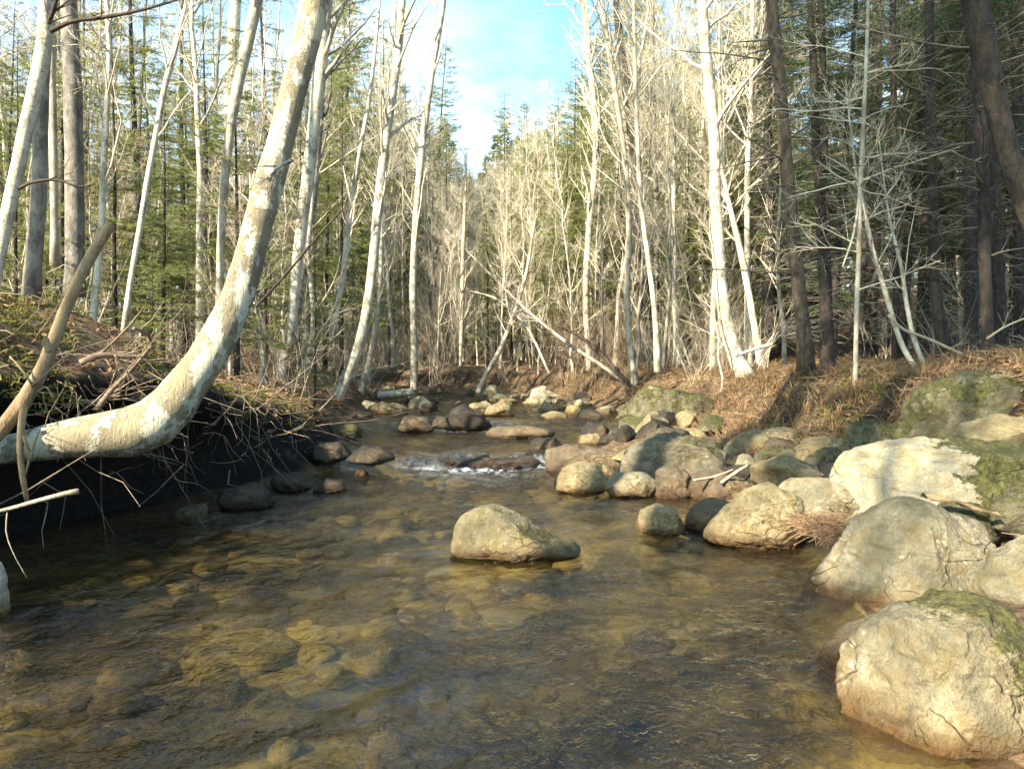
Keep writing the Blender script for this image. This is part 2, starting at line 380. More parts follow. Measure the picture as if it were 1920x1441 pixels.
def gz(x, y):
    x = np.asarray(x, float); y = np.asarray(y, float)
    xl, xr, w = XL(y), XR(y), ZW(y)
    dl = xl - x; dr = x - xr
    zl = w + LIP(y) * sstep(0, .42, dl) + LA(y) * (1 - np.exp(-np.maximum(dl - .35, 0) / 1.1)) + .045 * np.maximum(dl - 2, 0)
    zr = w + .08 + .07 * np.minimum(dr, BW(y)) + HR(y) * sstep(0, 1.0, dr - BW(y)) + .06 * np.maximum(dr - BW(y) - .8, 0)
    c = np.clip((x - xl) / np.maximum(xr - xl, .1), 0, 1)
    zb = w - .30 * np.sin(pi * c) ** .6 + .0
    z = np.where(dl > 0, zl, np.where(dr > 0, w - .02 + (zr - w + .02) * sstep(-.02, .35, dr), zb))
    far = np.maximum(np.hypot(x, y) - 32, 0)
    z = z + .07 * far
    nz = n2(x, y, .9, 4) * .16 * sstep(0, 1.2, np.maximum(dl, dr)) + n2(x, y, 3.3, 3, 5.) * .05
    return z + nz
def ray_ground(px, py, y0=2.0, y1=90.0):
    ys = np.geomspace(y0, y1, 900); xs = (px - 960) / F * ys; zs = CAMZ - (py - HOR) / F * ys
    b = np.nonzero(gz(xs, ys) >= zs)[0]
    return float(ys[b[0]]) if len(b) else y1

rows = np.concatenate([np.arange(-26, -2, 1.0), np.arange(-2, 2, .25), np.arange(2, 14, .07), np.geomspace(14, 180, 90)])
dls = np.concatenate([np.geomspace(190, 6, 22), np.linspace(5.6, .7, 36), np.linspace(.62, .02, 22)])
ts = np.linspace(0, 1, 44)
drs = np.concatenate([np.linspace(.03, 6, 70), np.geomspace(6.4, 190, 24)])
G = []
for y in rows:
    xl, xr = XL(y), XR(y)
    x = np.concatenate([xl - dls, xl + (xr - xl) * ts, xr + drs])
    z = gz(x, np.full_like(x, y))
    # undercut of the left bank
    hgt = np.clip((z - ZW(y)) / max(LIP(y), .1), 0, 1); m = np.concatenate([dls < .62, np.zeros(len(ts) + len(drs), bool)])
    o = .75 * sstep(1.0, 2.8, y) * (1 - sstep(5.2, 8.5, y))
    x = x - np.where(m, o * sstep(-.02, .06, hgt) * (1 - sstep(.55, .97, hgt)), 0)
    cc_ = np.clip((x - xl) / (xr - xl), 0, 1); z = z - np.where(m, .22 * o * (1 - sstep(.05, .3, hgt)), .2 * o * (1 - cc_) ** 8 * (cc_ < 1) * (np.arange(len(x)) >= len(dls)))
    G.append(np.stack([x, np.full_like(x, y), z], -1))
G = np.array(G)
nearw = (1 - sstep(12, 20, G[..., 1]))[..., None]
G[..., 0:1] += (fbm(G * 4.0, 3) * .07)[..., None] * nearw * (np.abs(G[..., 0:1]) < 8)
nr_, nc_ = G.shape[:2]
ii, jj = np.meshgrid(np.arange(nr_ - 1), np.arange(nc_ - 1), indexing='ij')
Q = np.stack([ii * nc_ + jj, ii * nc_ + jj + 1, (ii + 1) * nc_ + jj + 1, (ii + 1) * nc_ + jj], -1)
isbed = (jj >= len(dls) - 1) & (jj < len(dls) + len(ts) - 1)
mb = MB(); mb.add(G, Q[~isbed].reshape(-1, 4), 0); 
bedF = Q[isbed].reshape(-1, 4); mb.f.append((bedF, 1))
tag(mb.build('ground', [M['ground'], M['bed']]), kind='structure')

# ------------------------------------------------------------------ water
wr = np.concatenate([np.arange(-6, 1.2, .1), np.geomspace(1.2, 34, 520)])
WV = []
for y in wr:
    xl, xr = XL(y) - .8, XR(y) + 1.0
    x = np.linspace(xl, xr, 300); WV.append(np.stack([x, np.full_like(x, y), np.full_like(x, ZW(y))], -1))
WV = np.array(WV)
x, y = WV[..., 0], WV[..., 1]
rif = np.exp(-((y - 8.85 - .15 * np.sin(x * 2.2)) / .42) ** 2) + .9 * np.exp(-((y - 12.6 - .2 * np.sin(x * 1.7)) / .5) ** 2) + .5 * np.exp(-((y - 17) / .8) ** 2)
tail = np.exp(-np.abs(y - 7.6) / 1.1) * np.exp(-((x + .45) / .8) ** 2)
chop = np.clip(.42 + .9 * np.exp(-((y - 7.3) / 1.6) ** 2) * np.exp(-((x + .5) / 1.3) ** 2) + .6 * sstep(8.4, 9.2, y) + .45 * np.clip(n2(x, y, .75, 3) * 2.2, -.6, 1), .16, 1.4)
amp = .010 + .010 * chop + .030 * rif + .012 * tail
WV[..., 2] += amp * (fbm(np.stack([x * 3.2, y * 2.2, y * 0], -1), 3) * 1.2 + .55 * fbm(np.stack([x * 11 + 2 * n2(x, y, 2.), y * 8, y * 0 + 3], -1), 2)) + rif * .03 * noise3(np.stack([x * 5, y * 4, y * 0 + 9], -1))
nr_, nc_ = WV.shape[:2]
ii, jj = np.meshgrid(np.arange(nr_ - 1), np.arange(nc_ - 1), indexing='ij')
mb = MB(); mb.add(WV, np.stack([ii * nc_ + jj, ii * nc_ + jj + 1, (ii + 1) * nc_ + jj + 1, (ii + 1) * nc_ + jj], -1).reshape(-1, 4))
wo = tag(mb.build('water', M['water']), kind='structure')
foam = np.clip(np.exp(-((y - 8.55 - .15 * np.sin(x * 2.2)) / .25) ** 2) * np.clip(1.15 - np.abs(x + .35) / .9, 0, 1) * 1.1 + np.exp(-((y - 12.3) / .3) ** 2) * np.clip(1.1 - np.abs(x + .6) / .7, 0, 1) + .35 * np.exp(-np.abs(y - 8.0) / .4) * np.exp(-((x + .4) / .5) ** 2), 0, 1)
at = wo.data.attributes.new('chop', 'FLOAT', 'POINT'); at.data.foreach_set('value', chop.ravel().astype(np.float32))
at = wo.data.attributes.new('foam', 'FLOAT', 'POINT')
if len(at.data) == foam.size: at.data.foreach_set('value', foam.ravel().astype(np.float32))

# ------------------------------------------------------------------ rocks
def ico(sub):
    import bmesh
    bm = bmesh.new(); bmesh.ops.create_icosphere(bm, subdivisions=sub, radius=1.0)
    v = np.array([q.co[:] for q in bm.verts]); f = np.array([[q.index for q in t.verts] for t in bm.faces]); bm.free(); return v, f
ICO = {k: ico(k) for k in (3, 4, 5, 6)}
def outline_rock(name, poly, label, mat, Y=None, thick=.8, sub=5, seed=0, zlev=None, rough=1.0, cat='boulder', group=None, down=1.3, cuts=7, sink=.0, planes=()):
    poly = np.array(poly, float)
    yb = poly[:, 1].max()
    if Y is None:
        Y = 3.0
        for _ in range(12): Y = (CAMZ - float(ZW(Y))) * F / (yb - HOR)
    w = (poly[:, 0].max() - poly[:, 0].min()) / F * Y
    d = w * .5 * thick
    Yc = Y + d * .55
    q = np.stack([(poly[:, 0] - 960) / F * Yc, CAMZ - (poly[:, 1] - HOR) / F * Yc], -1)
    q[:, 1] -= sink
    c = np.array([(q[:, 0].min() + q[:, 0].max()) / 2, q[:, 1].min() + .42 * (q[:, 1].max() - q[:, 1].min())])
    e = np.concatenate([q[i] + (q[(i + 1) % len(q)] - q[i]) * np.linspace(0, 1, 20, endpoint=False)[:, None] for i in range(len(q))]) - c
    ph = np.arctan2(e[:, 1], e[:, 0]); rr = np.hypot(e[:, 0], e[:, 1]); o = np.argsort(ph); ph, rr = ph[o], rr[o]
    ph = np.concatenate([ph - 2 * pi, ph, ph + 2 * pi]); rr = np.concatenate([rr] * 3)
    gr = np.linspace(-pi, pi, 181); rs = np.interp(gr, ph, rr)
    ker = np.array([1, 2, 3, 2, 1.]) / 9; rs = np.convolve(np.concatenate([rs[-3:-1], rs, rs[1:3]]), ker, 'valid')
    v, f = ICO[sub]
    v0 = v.copy()
    rg = np.random.default_rng(seed + 100)
    phi = np.arctan2(v[:, 2], v[:, 0]); s = np.hypot(v[:, 0], v[:, 2]); r = np.interp(phi, gr, rs)
    r = r * np.where(phi < 0, 1 + (down - 1) * np.abs(np.sin(phi)), 1)
    ss = s ** .75
    pt = np.stack([c[0] + r * np.cos(phi) * ss, Yc + d * np.sign(v[:, 1]) * np.abs(v[:, 1]) ** .85, c[1] + r * np.sin(phi) * ss], -1)
    cc = np.array([c[0], Yc, c[1]]); size = rs.mean()
    # a few flattened facets on the camera side and top
    for k in range(cuts):
        nn = nrm(np.array([rg.normal() * .8, rg.normal() * .9 - .3, rg.normal() * .5 + .35]))
        h = (pt - cc) @ nn; lim = h.max() * rg.uniform(.74, .90); ex = np.maximum(h - lim, 0); pt = pt - ex[:, None] * nn * .9
    for (nx, ny, nz, fr) in planes:
        nn = nrm(np.array([nx, ny, nz], float)); h = (pt - cc) @ nn; ex = np.maximum(h - h.max() * fr, 0); pt = pt - ex[:, None] * nn * .93
    nn = nrm(pt - cc)
    pt = pt + nn * (size * rough * (.16 * noise3(v0 * 1.7 + seed * 3.1) + .10 * fbm(v0 * 3.6 + seed * 1.7, 5)))[:, None]
    if sub >= 5: pt = pt + nn * (size * rough * (.05 * fbm(v0 * 9 + seed, 4) - .05 * np.maximum(0, .10 - np.abs(fbm(v0 * np.array([2.1, 2.1, 4.5]) + seed * 2.3, 3))) / .10 * (noise3(v0 * 2 + seed * 9) > .05)))[:, None]
    mb = MB(); mb.add(pt, f); return tag(mb.build(name, mat, origin=cc), label, cat, group)
def free_rock(name, loc, dims, label, mat, seed=0, sub=4, group=None, cat='rock', rot=None):
    v, f = ICO[sub]; rg = np.random.default_rng(seed + 500)
    pt = v.copy()
    for k in range(11):
        nn = nrm(rg.normal(size=3)); h = pt @ nn; pt = pt - np.maximum(h - rg.uniform(.42, .8), 0)[:, None] * nn * .95
    pt = pt * (1.15 + .3 * noise3(v * 1.5 + seed) + .12 * fbm(v * 4 + seed, 4))[:, None] * np.array(dims)
    a = rg.uniform(0, 6.28) if rot is None else rot
    R = np.array([[cos(a), -sin(a), 0], [sin(a), cos(a), 0], [0, 0, 1]]); pt = pt @ R.T
    mb = MB(); mb.add(pt, f); o = mb.build(name, mat); o.location = loc; return tag(o, label, cat, group)

R = outline_rock
R('boulder', [(1640,1378),(1600,1300),(1608,1225),(1680,1168),(1760,1132),(1840,1108),(1895,1132),(1925,1190),(1990,1290),(1985,1378),(1800,1392)], 'large pale boulder at the bottom right with a dark mossy hollow on top', M['rockc'], thick=1.0, sub=6, seed=1, cuts=2, rough=.8, planes=[(-.85, -.35, .45, .62), (.45, -.45, .75, .72), (.1, -.9, .45, .74)])
R('boulder', [(1525,1250),(1540,1185),(1620,1150),(1690,1165),(1680,1230),(1620,1300)], 'low half submerged brown boulder at the foot of the large bottom right boulder', M['rockr'], Y=2.75, thick=.9, seed=2, sink=.03)
R('boulder', [(1530,1135),(1562,1062),(1620,985),(1690,942),(1740,938),(1800,968),(1882,1008),(1888,1036),(1850,1072),(1780,1112),(1700,1128),(1600,1142)], 'pale pointed boulder with a grey streaked left flank and rusty waterline', M['rock'], thick=.85, sub=6, seed=3, cuts=1, rough=.7, planes=[(-.7, -.45, .6, .52), (.25, -.75, .6, .66), (.9, -.2, .4, .8)])
R('boulder', [(1825,1100),(1870,1045),(1925,995),(2010,990),(2060,1100),(1990,1190),(1880,1180)], 'pale rounded boulder cut by the right edge beside the pointed boulder', M['rock'], Y=3.15, thick=.8, sub=5, seed=4)
R('boulder', [(1592,1000),(1568,880),(1604,838),(1700,822),(1830,818),(1925,828),(2010,860),(2030,980),(1860,1010),(1720,1010)], 'big pale boulder whose right half is covered in green moss', M['rockh'], Y=4.6, thick=.62, sub=6, seed=5, cuts=1, rough=.7, planes=[(-.1, -.9, .35, .66), (-.8, -.55, .2, .7), (.1, -.25, .95, .8)])
R('boulder', [(1850,985),(1868,940),(1925,905),(2000,900),(2020,990),(1920,1000)], 'small green mossy boulder at the right edge below the half mossy boulder', M['rockm'], Y=4.0, thick=.8, seed=6)
R('boulder', [(1745,975),(1775,940),(1830,945),(1872,985),(1850,1010),(1790,1010)], 'mossy brown boulder tucked under the curl of bark', M['rockm'], Y=4.05, thick=.8, seed=7)
R('boulder', [(1690,830),(1722,735),(1790,692),(1850,688),(1935,715),(2010,760),(2010,850),(1800,850)], 'dark mossy humped boulder with pale quartz spots on the right bank', M['rockm'], Y=6.2, thick=.7, sub=6, seed=8, rough=1.2)
R('boulder', [(1795,830),(1822,790),(1890,780),(1960,795),(1985,835),(1880,850)], 'pale rounded boulder lying between the dark humped boulder and the half mossy boulder', M['rock2'], Y=5.5, thick=.9, seed=9)
R('boulder', [(1575,850),(1598,795),(1648,782),(1688,798),(1700,840),(1640,860)], 'greenish boulder at the end of the grassy bank left of the dark humped boulder', M['rockm'], Y=7.0, thick=.9, seed=10)
R('boulder', [(1345,850),(1395,812),(1482,798),(1495,838),(1450,870),(1380,870)], 'pale flat topped slab at the foot of the grassy right bank', M['rock2'], Y=8.2, thick=.9, seed=11, cuts=5)
R('boulder', [(1405,890),(1420,850),(1465,832),(1492,858),(1490,895),(1440,900)], 'dark mossy rock below the pale flat topped slab', M['rockm'], Y=7.3, thick=.9, seed=12)
R('boulder', [(1490,865),(1500,825),(1560,815),(1590,840),(1580,885),(1520,890)], 'sloping tan rock between the flat topped slab and the half mossy boulder', M['rock2'], Y=6.9, thick=.9, seed=13)
R('boulder', [(1158,892),(1172,850),(1212,824),(1268,812),(1330,822),(1362,850),(1372,888),(1350,905),(1200,905)], 'broad dark grey boulder on the gravel bar in mid stream', M['rockg'], Y=7.1, thick=.8, sub=6, seed=14, cuts=5, rough=.8)
R('boulder', [(1232,928),(1230,882),(1262,868),(1290,884),(1295,930),(1262,940)], 'dark brown upright rock against the front of the broad dark grey boulder', M['rockr'], Y=6.5, thick=.9, seed=214, cuts=6)
R('boulder', [(1036,912),(1050,880),(1085,865),(1116,869),(1142,902),(1128,920),(1080,925)], 'bright yellowish round boulder at the tip of the gravel bar', M['rock2'], thick=.8, seed=15, rough=.6)
R('boulder', [(1132,915),(1148,886),(1215,884),(1236,902),(1212,930),(1150,928)], 'low pale boulder leaning on the bright yellowish round boulder', M['rock'], thick=.8, seed=16, rough=.6)
R('boulder', [(1012,880),(1020,842),(1060,834),(1110,838),(1165,848),(1175,885),(1090,890)], 'long rusty brown boulder behind the bright yellowish round boulder', M['rockr'], Y=8.1, thick=.6, seed=17)
R('boulder', [(1330,1010),(1345,950),(1400,925),(1450,905),(1498,938),(1508,1000),(1480,1024),(1400,1024)], 'large olive boulder with a rounded right end standing in the shallows', M['rock2'], thick=.8, sub=6, seed=18, cuts=3, rough=.8, planes=[(-.2, -.85, .5, .65)])
R('boulder', [(1272,995),(1285,955),(1340,932),(1400,940),(1420,1000),(1330,1010)], 'shadowed brown boulder against the left of the large olive boulder', M['rockr'], Y=5.1, thick=.8, seed=19)
R('boulder', [(1194,990),(1200,957),(1230,944),(1266,954),(1284,992),(1240,1003)], 'small blocky tan boulder at the left end of the shallows row', M['rock2'], thick=.9, seed=20, cuts=5)
R('boulder', [(849,1036),(850,990),(868,964),(900,948),(932,946),(962,960),(1000,984),(1042,1004),(1090,1024),(1072,1040),(960,1048)], 'wedge shaped tan boulder standing alone in the middle of the pool', M['rockw2'], thick=.62, sub=6, seed=21, cuts=0, rough=.5, planes=[(-.25, -.85, .45, .62), (.42, -.25, .87, .72)])
R('boulder', [(1280,925),(1300,885),(1350,880),(1400,900),(1420,935),(1340,945)], 'dull brown rock in front of the broad dark grey boulder', M['rockr'], Y=6.3, thick=.9, seed=22)
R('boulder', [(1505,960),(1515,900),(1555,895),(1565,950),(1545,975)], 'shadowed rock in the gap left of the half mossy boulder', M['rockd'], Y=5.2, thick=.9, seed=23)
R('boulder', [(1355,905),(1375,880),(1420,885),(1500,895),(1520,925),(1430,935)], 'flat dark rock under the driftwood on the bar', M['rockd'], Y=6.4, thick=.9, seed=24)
# riffle and far stones
R('rock', [(575,855),(600,830),(640,828),(662,856),(620,865)], 'flat dark wet rock by the left shore at the riffle', M['rockd'], thick=1.0, seed=30, cat='rock', sub=4)
R('rock', [(652,864),(668,836),(715,838),(748,860),(700,868)], 'dark rock just right of the flat wet rock at the riffle', M['rockd'], thick=.9, seed=31, cat='rock', sub=4)
R('rock', [(833,803),(842,768),(868,756),(905,778),(922,800),(890,808)], 'black angular rock midstream above the riffle', M['rockd'], thick=.9, seed=32, cat='rock', sub=4)
R('rock', [(738,806),(758,778),(800,782),(818,806),(780,812)], 'brown rock left of the black angular rock', M['rockr'], thick=.9, seed=33, cat='rock', sub=4)
R('rock', [(808,800),(815,778),(840,782),(845,802)], 'small dark rock touching the black angular rock', M['rockd'], thick=.9, seed=34, cat='rock', sub=4)
R('rock', [(1078,832),(1090,815),(1120,812),(1136,832),(1110,840)], 'pale yellow rock with a dark rock behind it on the upper bar', M['rock2'], Y=10.2, thick=.9, seed=35, cat='rock', sub=4)
R('rock', [(1085,815),(1100,790),(1140,795),(1150,820),(1120,830)], 'dark rock behind the pale yellow rock on the upper bar', M['rockd'], Y=10.8, thick=.9, seed=36, cat='rock', sub=4)
R('rock', [(1128,830),(1145,806),(1172,808),(1182,828),(1155,835)], 'brown rock right of the pale yellow rock', M['rockr'], Y=10.4, thick=.9, seed=37, cat='rock', sub=4)
R('rock', [(1170,818),(1185,797),(1222,795),(1238,812),(1205,824)], 'pale rock at the back of the upper bar', M['rock'], Y=11.3, thick=.9, seed=38, cat='rock', sub=4)
R('rock', [(1240,828),(1262,802),(1310,803),(1330,822),(1280,835)], 'flat pale rock behind the broad dark grey boulder', M['rock2'], Y=9.0, thick=.9, seed=39, cat='rock', sub=4)
R('rock', [(985,845),(1000,822),(1040,820),(1058,838),(1020,850)], 'dark wet rock at the right end of the riffle', M['rockd'], Y=9.4, thick=.9, seed=40, cat='rock', sub=4)
R('rock', [(905,815),(925,800),(985,798),(1040,806),(1045,820),(960,822)], 'long brown half submerged rock above the riffle', M['rockr'], Y=10.8, thick=.6, seed=41, cat='rock', sub=4)
R('rock', [(905,778),(915,758),(945,752),(966,764),(960,780)], 'pale rock midstream beyond the black angular rock', M['rock2'], thick=.9, seed=42, cat='rock', sub=4)
R('rock', [(700,778),(715,758),(745,754),(770,770),(750,782)], 'pale rock at the left shore below the white fallen log', M['rock2'], Y=14.5, thick=.9, seed=43, cat='rock', sub=4)
R('rock', [(990,752),(1000,728),(1020,722),(1038,738),(1030,752)], 'whitish rock at the far end of the stream', M['rockw'], Y=19, thick=.9, seed=44, cat='rock', sub=4)
R('rock', [(900,742),(912,722),(930,722),(940,740)], 'pale rock left of the whitish rock at the far end', M['rock'], Y=20, thick=.9, seed=45, cat='rock', sub=4)
R('rock', [(533,875),(540,850),(560,848),(570,868),(550,880)], 'small tan rock on the shaded left shore', M['rock2'], thick=.9, seed=46, cat='rock', sub=4)
R('rock', [(-40,1150),(-35,1070),(-5,1045),(10,1080),(8,1140),(-10,1160)], 'pale rock cut by the left edge at the waterline', M['rockw'], Y=3.3, thick=.9, seed=47, cat='rock', sub=4)
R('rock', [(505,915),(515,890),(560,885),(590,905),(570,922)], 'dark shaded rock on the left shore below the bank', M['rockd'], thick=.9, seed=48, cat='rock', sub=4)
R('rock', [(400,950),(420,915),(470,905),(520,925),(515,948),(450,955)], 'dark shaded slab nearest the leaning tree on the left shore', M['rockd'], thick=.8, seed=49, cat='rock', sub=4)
R('boulder', [(1160,785),(1180,750),(1215,720),(1260,728),(1330,745),(1345,785),(1250,795)], 'mossy earth covered boulder at the near end of the right bank', M['rockm'], Y=11.5, thick=.8, seed=50, sub=5)
R('rock', [(822,878),(834,862),(880,858),(932,861),(1000,856),(1016,868),(1006,882),(900,886)], 'long dark ledge that the water spills over at the riffle', M['rockd'], Y=8.62, thick=.35, seed=51, cat='rock', sub=5, cuts=3)
R('rock', [(736,874),(760,862),(800,864),(812,874),(780,880)], 'short dark ledge left of the long spill ledge', M['rockd'], Y=8.8, thick=.6, seed=52, cat='rock', sub=4)
R('rock', [(590,935),(620,905),(670,903),(690,922),(650,940)][:0] or [(585,918),(610,898),(640,902),(655,915),(620,922)], 'low dark rock lying off the left shore below the riffle', M['rockd'], thick=.9, seed=53, cat='rock', sub=4)
rg = np.random.default_rng(77)
for k, (px, py) in enumerate([(845,868),(872,872),(900,866),(930,870),(962,864),(990,868)]):
    Y = 8.75 + .1 * rg.normal(); q = P(px, py, Y)
    free_rock('rock', (q[0], Y, ZW(Y) - .03), (.20 + .06 * rg.random(), .13, .075), 'dark wet stone in the row that makes the riffle ledge', M['rockd'], 60 + k, 3, 'ledge stones of the riffle')
k = 0
while k < 95:                                                   # small stones on the bar, along the shores and at the far end
    y = rg.uniform(5.2, 24); side = rg.random()
    if side < .62: x = XR(y) + rg.uniform(-.35, max(BW(y), .4)); lab = 'small stone lying on the right bar or shore'; gp = 'small stones on the right shore'
    elif side < .8: x = XL(y) + rg.uniform(-.1, .45); lab = 'small stone at the foot of the left bank'; gp = 'small stones on the left shore'
    else:
        y = rg.uniform(13, 24); x = rg.uniform(XL(y), XR(y)); lab = 'small stone standing out of the upper stream'; gp = 'small stones in the upper stream'
    s = rg.uniform(.06, .2) * (1 + .02 * y)
    z = max(float(gz(x, y)), float(ZW(y)) - .05)
    m = [M['rock2'], M['rock'], M['rockr'], M['rockd'], M['rockm']][rg.integers(0, 5)]
    free_rock('stone', (x, y, z + .15 * s), (s * rg.uniform(.8, 1.3), s * rg.uniform(.7, 1.1), s * rg.uniform(.5, .8)), lab, m, 200 + k, 3, gp, 'stone'); k += 1
for k in range(44):                                             # blocky rocks that fill the bar between the boulders
    y = rg.uniform(4.6, 11.5); x = XR(y) + rg.uniform(-.15, 1) * max(BW(y), .6); sz = rg.uniform(.11, .27)
    free_rock('rock', (x, y, max(float(gz(x, y)), float(ZW(y)) - .05) + .25 * sz), (sz * rg.uniform(.9, 1.4), sz, sz * rg.uniform(.6, .95)), 'blocky rock wedged among the boulders of the right bar', [M['rock2'], M['rock'], M['rockr'], M['rockd'], M['rockm']][rg.integers(0, 5)], 600 + k, 4, 'blocky rocks of the right bar', 'rock')
for k in range(24):
    y = rg.uniform(14.5, 20.5); x = rg.uniform(XL(y) - .2, XR(y) + .3); sz = rg.uniform(.10, .26)
    free_rock('stone', (x, y, float(ZW(y)) + .1 * sz), (sz * rg.uniform(.8, 1.3), sz, sz * rg.uniform(.5, .9)), 'larger stone in the jumble at the far end of the stream', [M['rock2'], M['rock'], M['rockd'], M['rockm'], M['rockr']][rg.integers(0, 5)], 400 + k, 4, 'stones at the far end of the stream', 'stone')
# stones on the bed, seen through the water
mb = MB(); v, f = ICO[3]
for k in range(520):
    y = rg.uniform(1.2, 9); x = rg.uniform(XL(y) + .1, XR(y) - .05); s = rg.uniform(.03, .11) * (1.9 if k % 9 == 0 else 1)
    pt = v * (1 + .25 * noise3(v * 1.5 + k))[:, None] * np.array([s * rg.uniform(.8, 1.5), s * rg.uniform(.8, 1.5), s * .55])
    z = min(float(gz(x, y)) + .01, float(ZW(y)) - .05 - s * .75); mb.add(pt + np.array([x, y, z]), f)
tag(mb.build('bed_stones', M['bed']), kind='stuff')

# ------------------------------------------------------------------ tree makers
def bare_parts(rng, H, r0, lean=(0, 0), start=.25, n1=22, L1=None, dens=1.0, wob=.03, ang=.85, up=.25, k=14):
    s = np.linspace(0, 1, k)
    wv = np.cumsum(rng.normal(size=(k, 2)) * wob, axis=0); wv -= wv[0]
    ct = np.stack([lean[0] * s * H + wv[:, 0] * H * .12, lean[1] * s * H + wv[:, 1] * H * .12, s * H - .25 * (s == 0)], -1)
    rr = r0 * (1 - .88 * s) * (1 + .35 * np.exp(-s * 28))
    return crown_from(rng, ct, rr, H, start, n1, L1, dens * 1.35, ang, up)
def crown_from(rng, ct, rr, H, start, n1, L1, dens, ang=.85, up=.25, n2_=None, n3=None, fine=.0022):
    L1 = L1 or H * .2; rmx = .013 if ang > 1 else .05
    A, ra = grow(rng, ct[None], rr[None], n1, start, .98, L1, ang, 6, up, .10, .5, .004, .3, .15, .55, rmx)
    B, rb = grow(rng, A, ra, int((n2_ or n1 * 5) * dens), .15, .98, L1 * .42, .75, 4, .15, .12, .55, fine * 1.2, .4)
    C, rc = grow(rng, B, rb, int((n3 or n1 * 16) * dens), .1, 1.0, L1 * .2, .7, 3, .12, .1, .6, fine, .5)
    return ct, rr, (A, ra, 4), (B, rb, 3), (C, rc, 3)
class Proto:
    def __init__(s, name, parts): s.name = name; s.parts = parts; s.used = 0   # parts: [(part_name, mesh)]
    def place(s, loc, rz, sc, label, cat, group, tilt=(0, 0)):
        r = empty(s.name, loc, label, cat, group); r.rotation_euler = (tilt[0], tilt[1], rz); r.scale = (sc, sc, sc)
        for o in s.parts:
            c = o if s.used == 0 else o.copy()
            if s.used: COL.objects.link(c)
            c.parent = r
        s.used += 1; return r
def proto_bare(name, seed, H, r0, mt, mw, **kw):
    rng = np.random.default_rng(seed); ct, rr, A, B, C = bare_parts(rng, H, r0, **kw)
    a = MB(); tubes(a, ct, rr, 8, rough=.12, seed=seed)
    b = MB()
    for q in (A, B, C): tubes(b, q[0], q[1], q[2])
    return Proto(name, [a.build('trunk', mt), b.build('crown', mw)])
def conifer_parts(rng, H, r0, base=.25, Lm=1.8, nb=110, needles=1.0, dead=30, droop=.25, tw=.075, nl=.055, lean=(0, 0)):
    k = 12; s = np.linspace(0, 1, k)
    wv = np.cumsum(rng.normal(size=(k, 2)) * .015, axis=0); wv -= wv[0]
    ct = np.stack([lean[0] * s * H + wv[:, 0] * H * .1, lean[1] * s * H + wv[:, 1] * H * .1, s * H - .25 * (s == 0)], -1); rr = r0 * (1 - .93 * s) * (1 + .3 * np.exp(-s * 25))
    t = base + (1 - base) * (rng.random(nb) ** .9) * .985
    az = rng.random(nb) * 2 * pi
    prof = np.clip((1 - t) / (1 - base), 0, 1) ** .8
    ln = Lm * (.10 + .9 * prof) * rng.uniform(.6, 1.1, nb) * np.where(t < base + .1, .8, 1)
    pos = np.stack([np.interp(t, s, ct[:, i]) for i in range(3)], -1)
    d0 = np.stack([np.cos(az), np.sin(az), .55 * (1 - prof) + .05 * rng.normal(size=nb)], -1)
    q = np.linspace(0, 1, 6)[None, :, None]
    A = pos[:, None] + ln[:, None, None] * (q * d0[:, None] + np.array([0, 0, -1.0]) * (droop * (q ** 1.4) - droop * .55 * q ** 3) * rng.uniform(.5, 1.5, nb)[:, None, None])
    ra = (np.clip(ln * .011, .004, .03))[:, None] * (1 - .75 * np.linspace(0, 1, 6)[None, :])
    # side twigs in the plane of the bough
    cnt = np.maximum((ln / tw).astype(int) * 2, 4); idx = np.repeat(np.arange(nb), cnt); m = len(idx)
    u = rng.uniform(.12, 1, m); fu = u * 5; i0 = np.minimum(fu.astype(int), 4); fr = (fu - i0)[:, None]
    p0 = A[idx, i0] * (1 - fr) + A[idx, i0 + 1] * fr; T = nrm(A[idx, i0 + 1] - A[idx, i0])
    sd = np.where(rng.random(m) < .5, 1, -1)[:, None]; lat = nrm(np.cross(T, np.array([0, 0, 1.0]))) * sd
    dt = nrm(T * .75 + lat * .75 + rng.normal(size=(m, 3)) * .12 + np.array([0, 0, -.1]))
    lt = (ln[idx] * .42 * (1 - .72 * u) * rng.uniform(.5, 1.1, m) + .05)
    q3 = np.linspace(0, 1, 3)[None, :, None]
    B = p0[:, None] + lt[:, None, None] * (q3 * dt[:, None] + q3 ** 2 * np.array([0, 0, -.12])); rb = np.full((m, 3), .0022) * np.array([1, .8, .5])
    # needle sprays: narrow pointed leaflets set along every twig and bough end
    nn = np.maximum((lt / (nl * .34) * needles).astype(int), 3); id2 = np.repeat(np.arange(m), nn); w = len(id2)
    u2 = rng.uniform(.05, 1, w); pp = p0[id2] + lt[id2][:, None] * (u2[:, None] * dt[id2] + (u2 ** 2)[:, None] * np.array([0, 0, -.12]))
    D = dt[id2]; pr = rng.normal(size=(w, 3)); pr[:, 2] *= .55; pr = nrm(pr - (pr * D).sum(1, keepdims=True) * D)
    nd = nrm(D * .7 + pr * .75); ll = nl * rng.uniform(.6, 1.2, w)
    sdv = nrm(np.cross(nd, rng.normal(size=(w, 3)))) * (nl * .13)
    tri = np.stack([pp - sdv, pp + sdv, pp + nd * ll[:, None]], 1).reshape(-1, 3)
    deadset = None
    if dead:
        D1, rd1 = grow(rng, ct[None], rr[None], dead, .04, base + .1, Lm * .75, 1.5, 5, -.1, .12, .25, .004, .25, .12, .2, .013)
        D2, rd2 = grow(rng, D1, rd1, dead * 7, .1, 1, Lm * .3, .7, 3, -.05, .1, .5, .0018, .4)
        deadset = (D1, rd1, D2, rd2)
    return ct, rr, (A, ra), (B, rb), tri, deadset
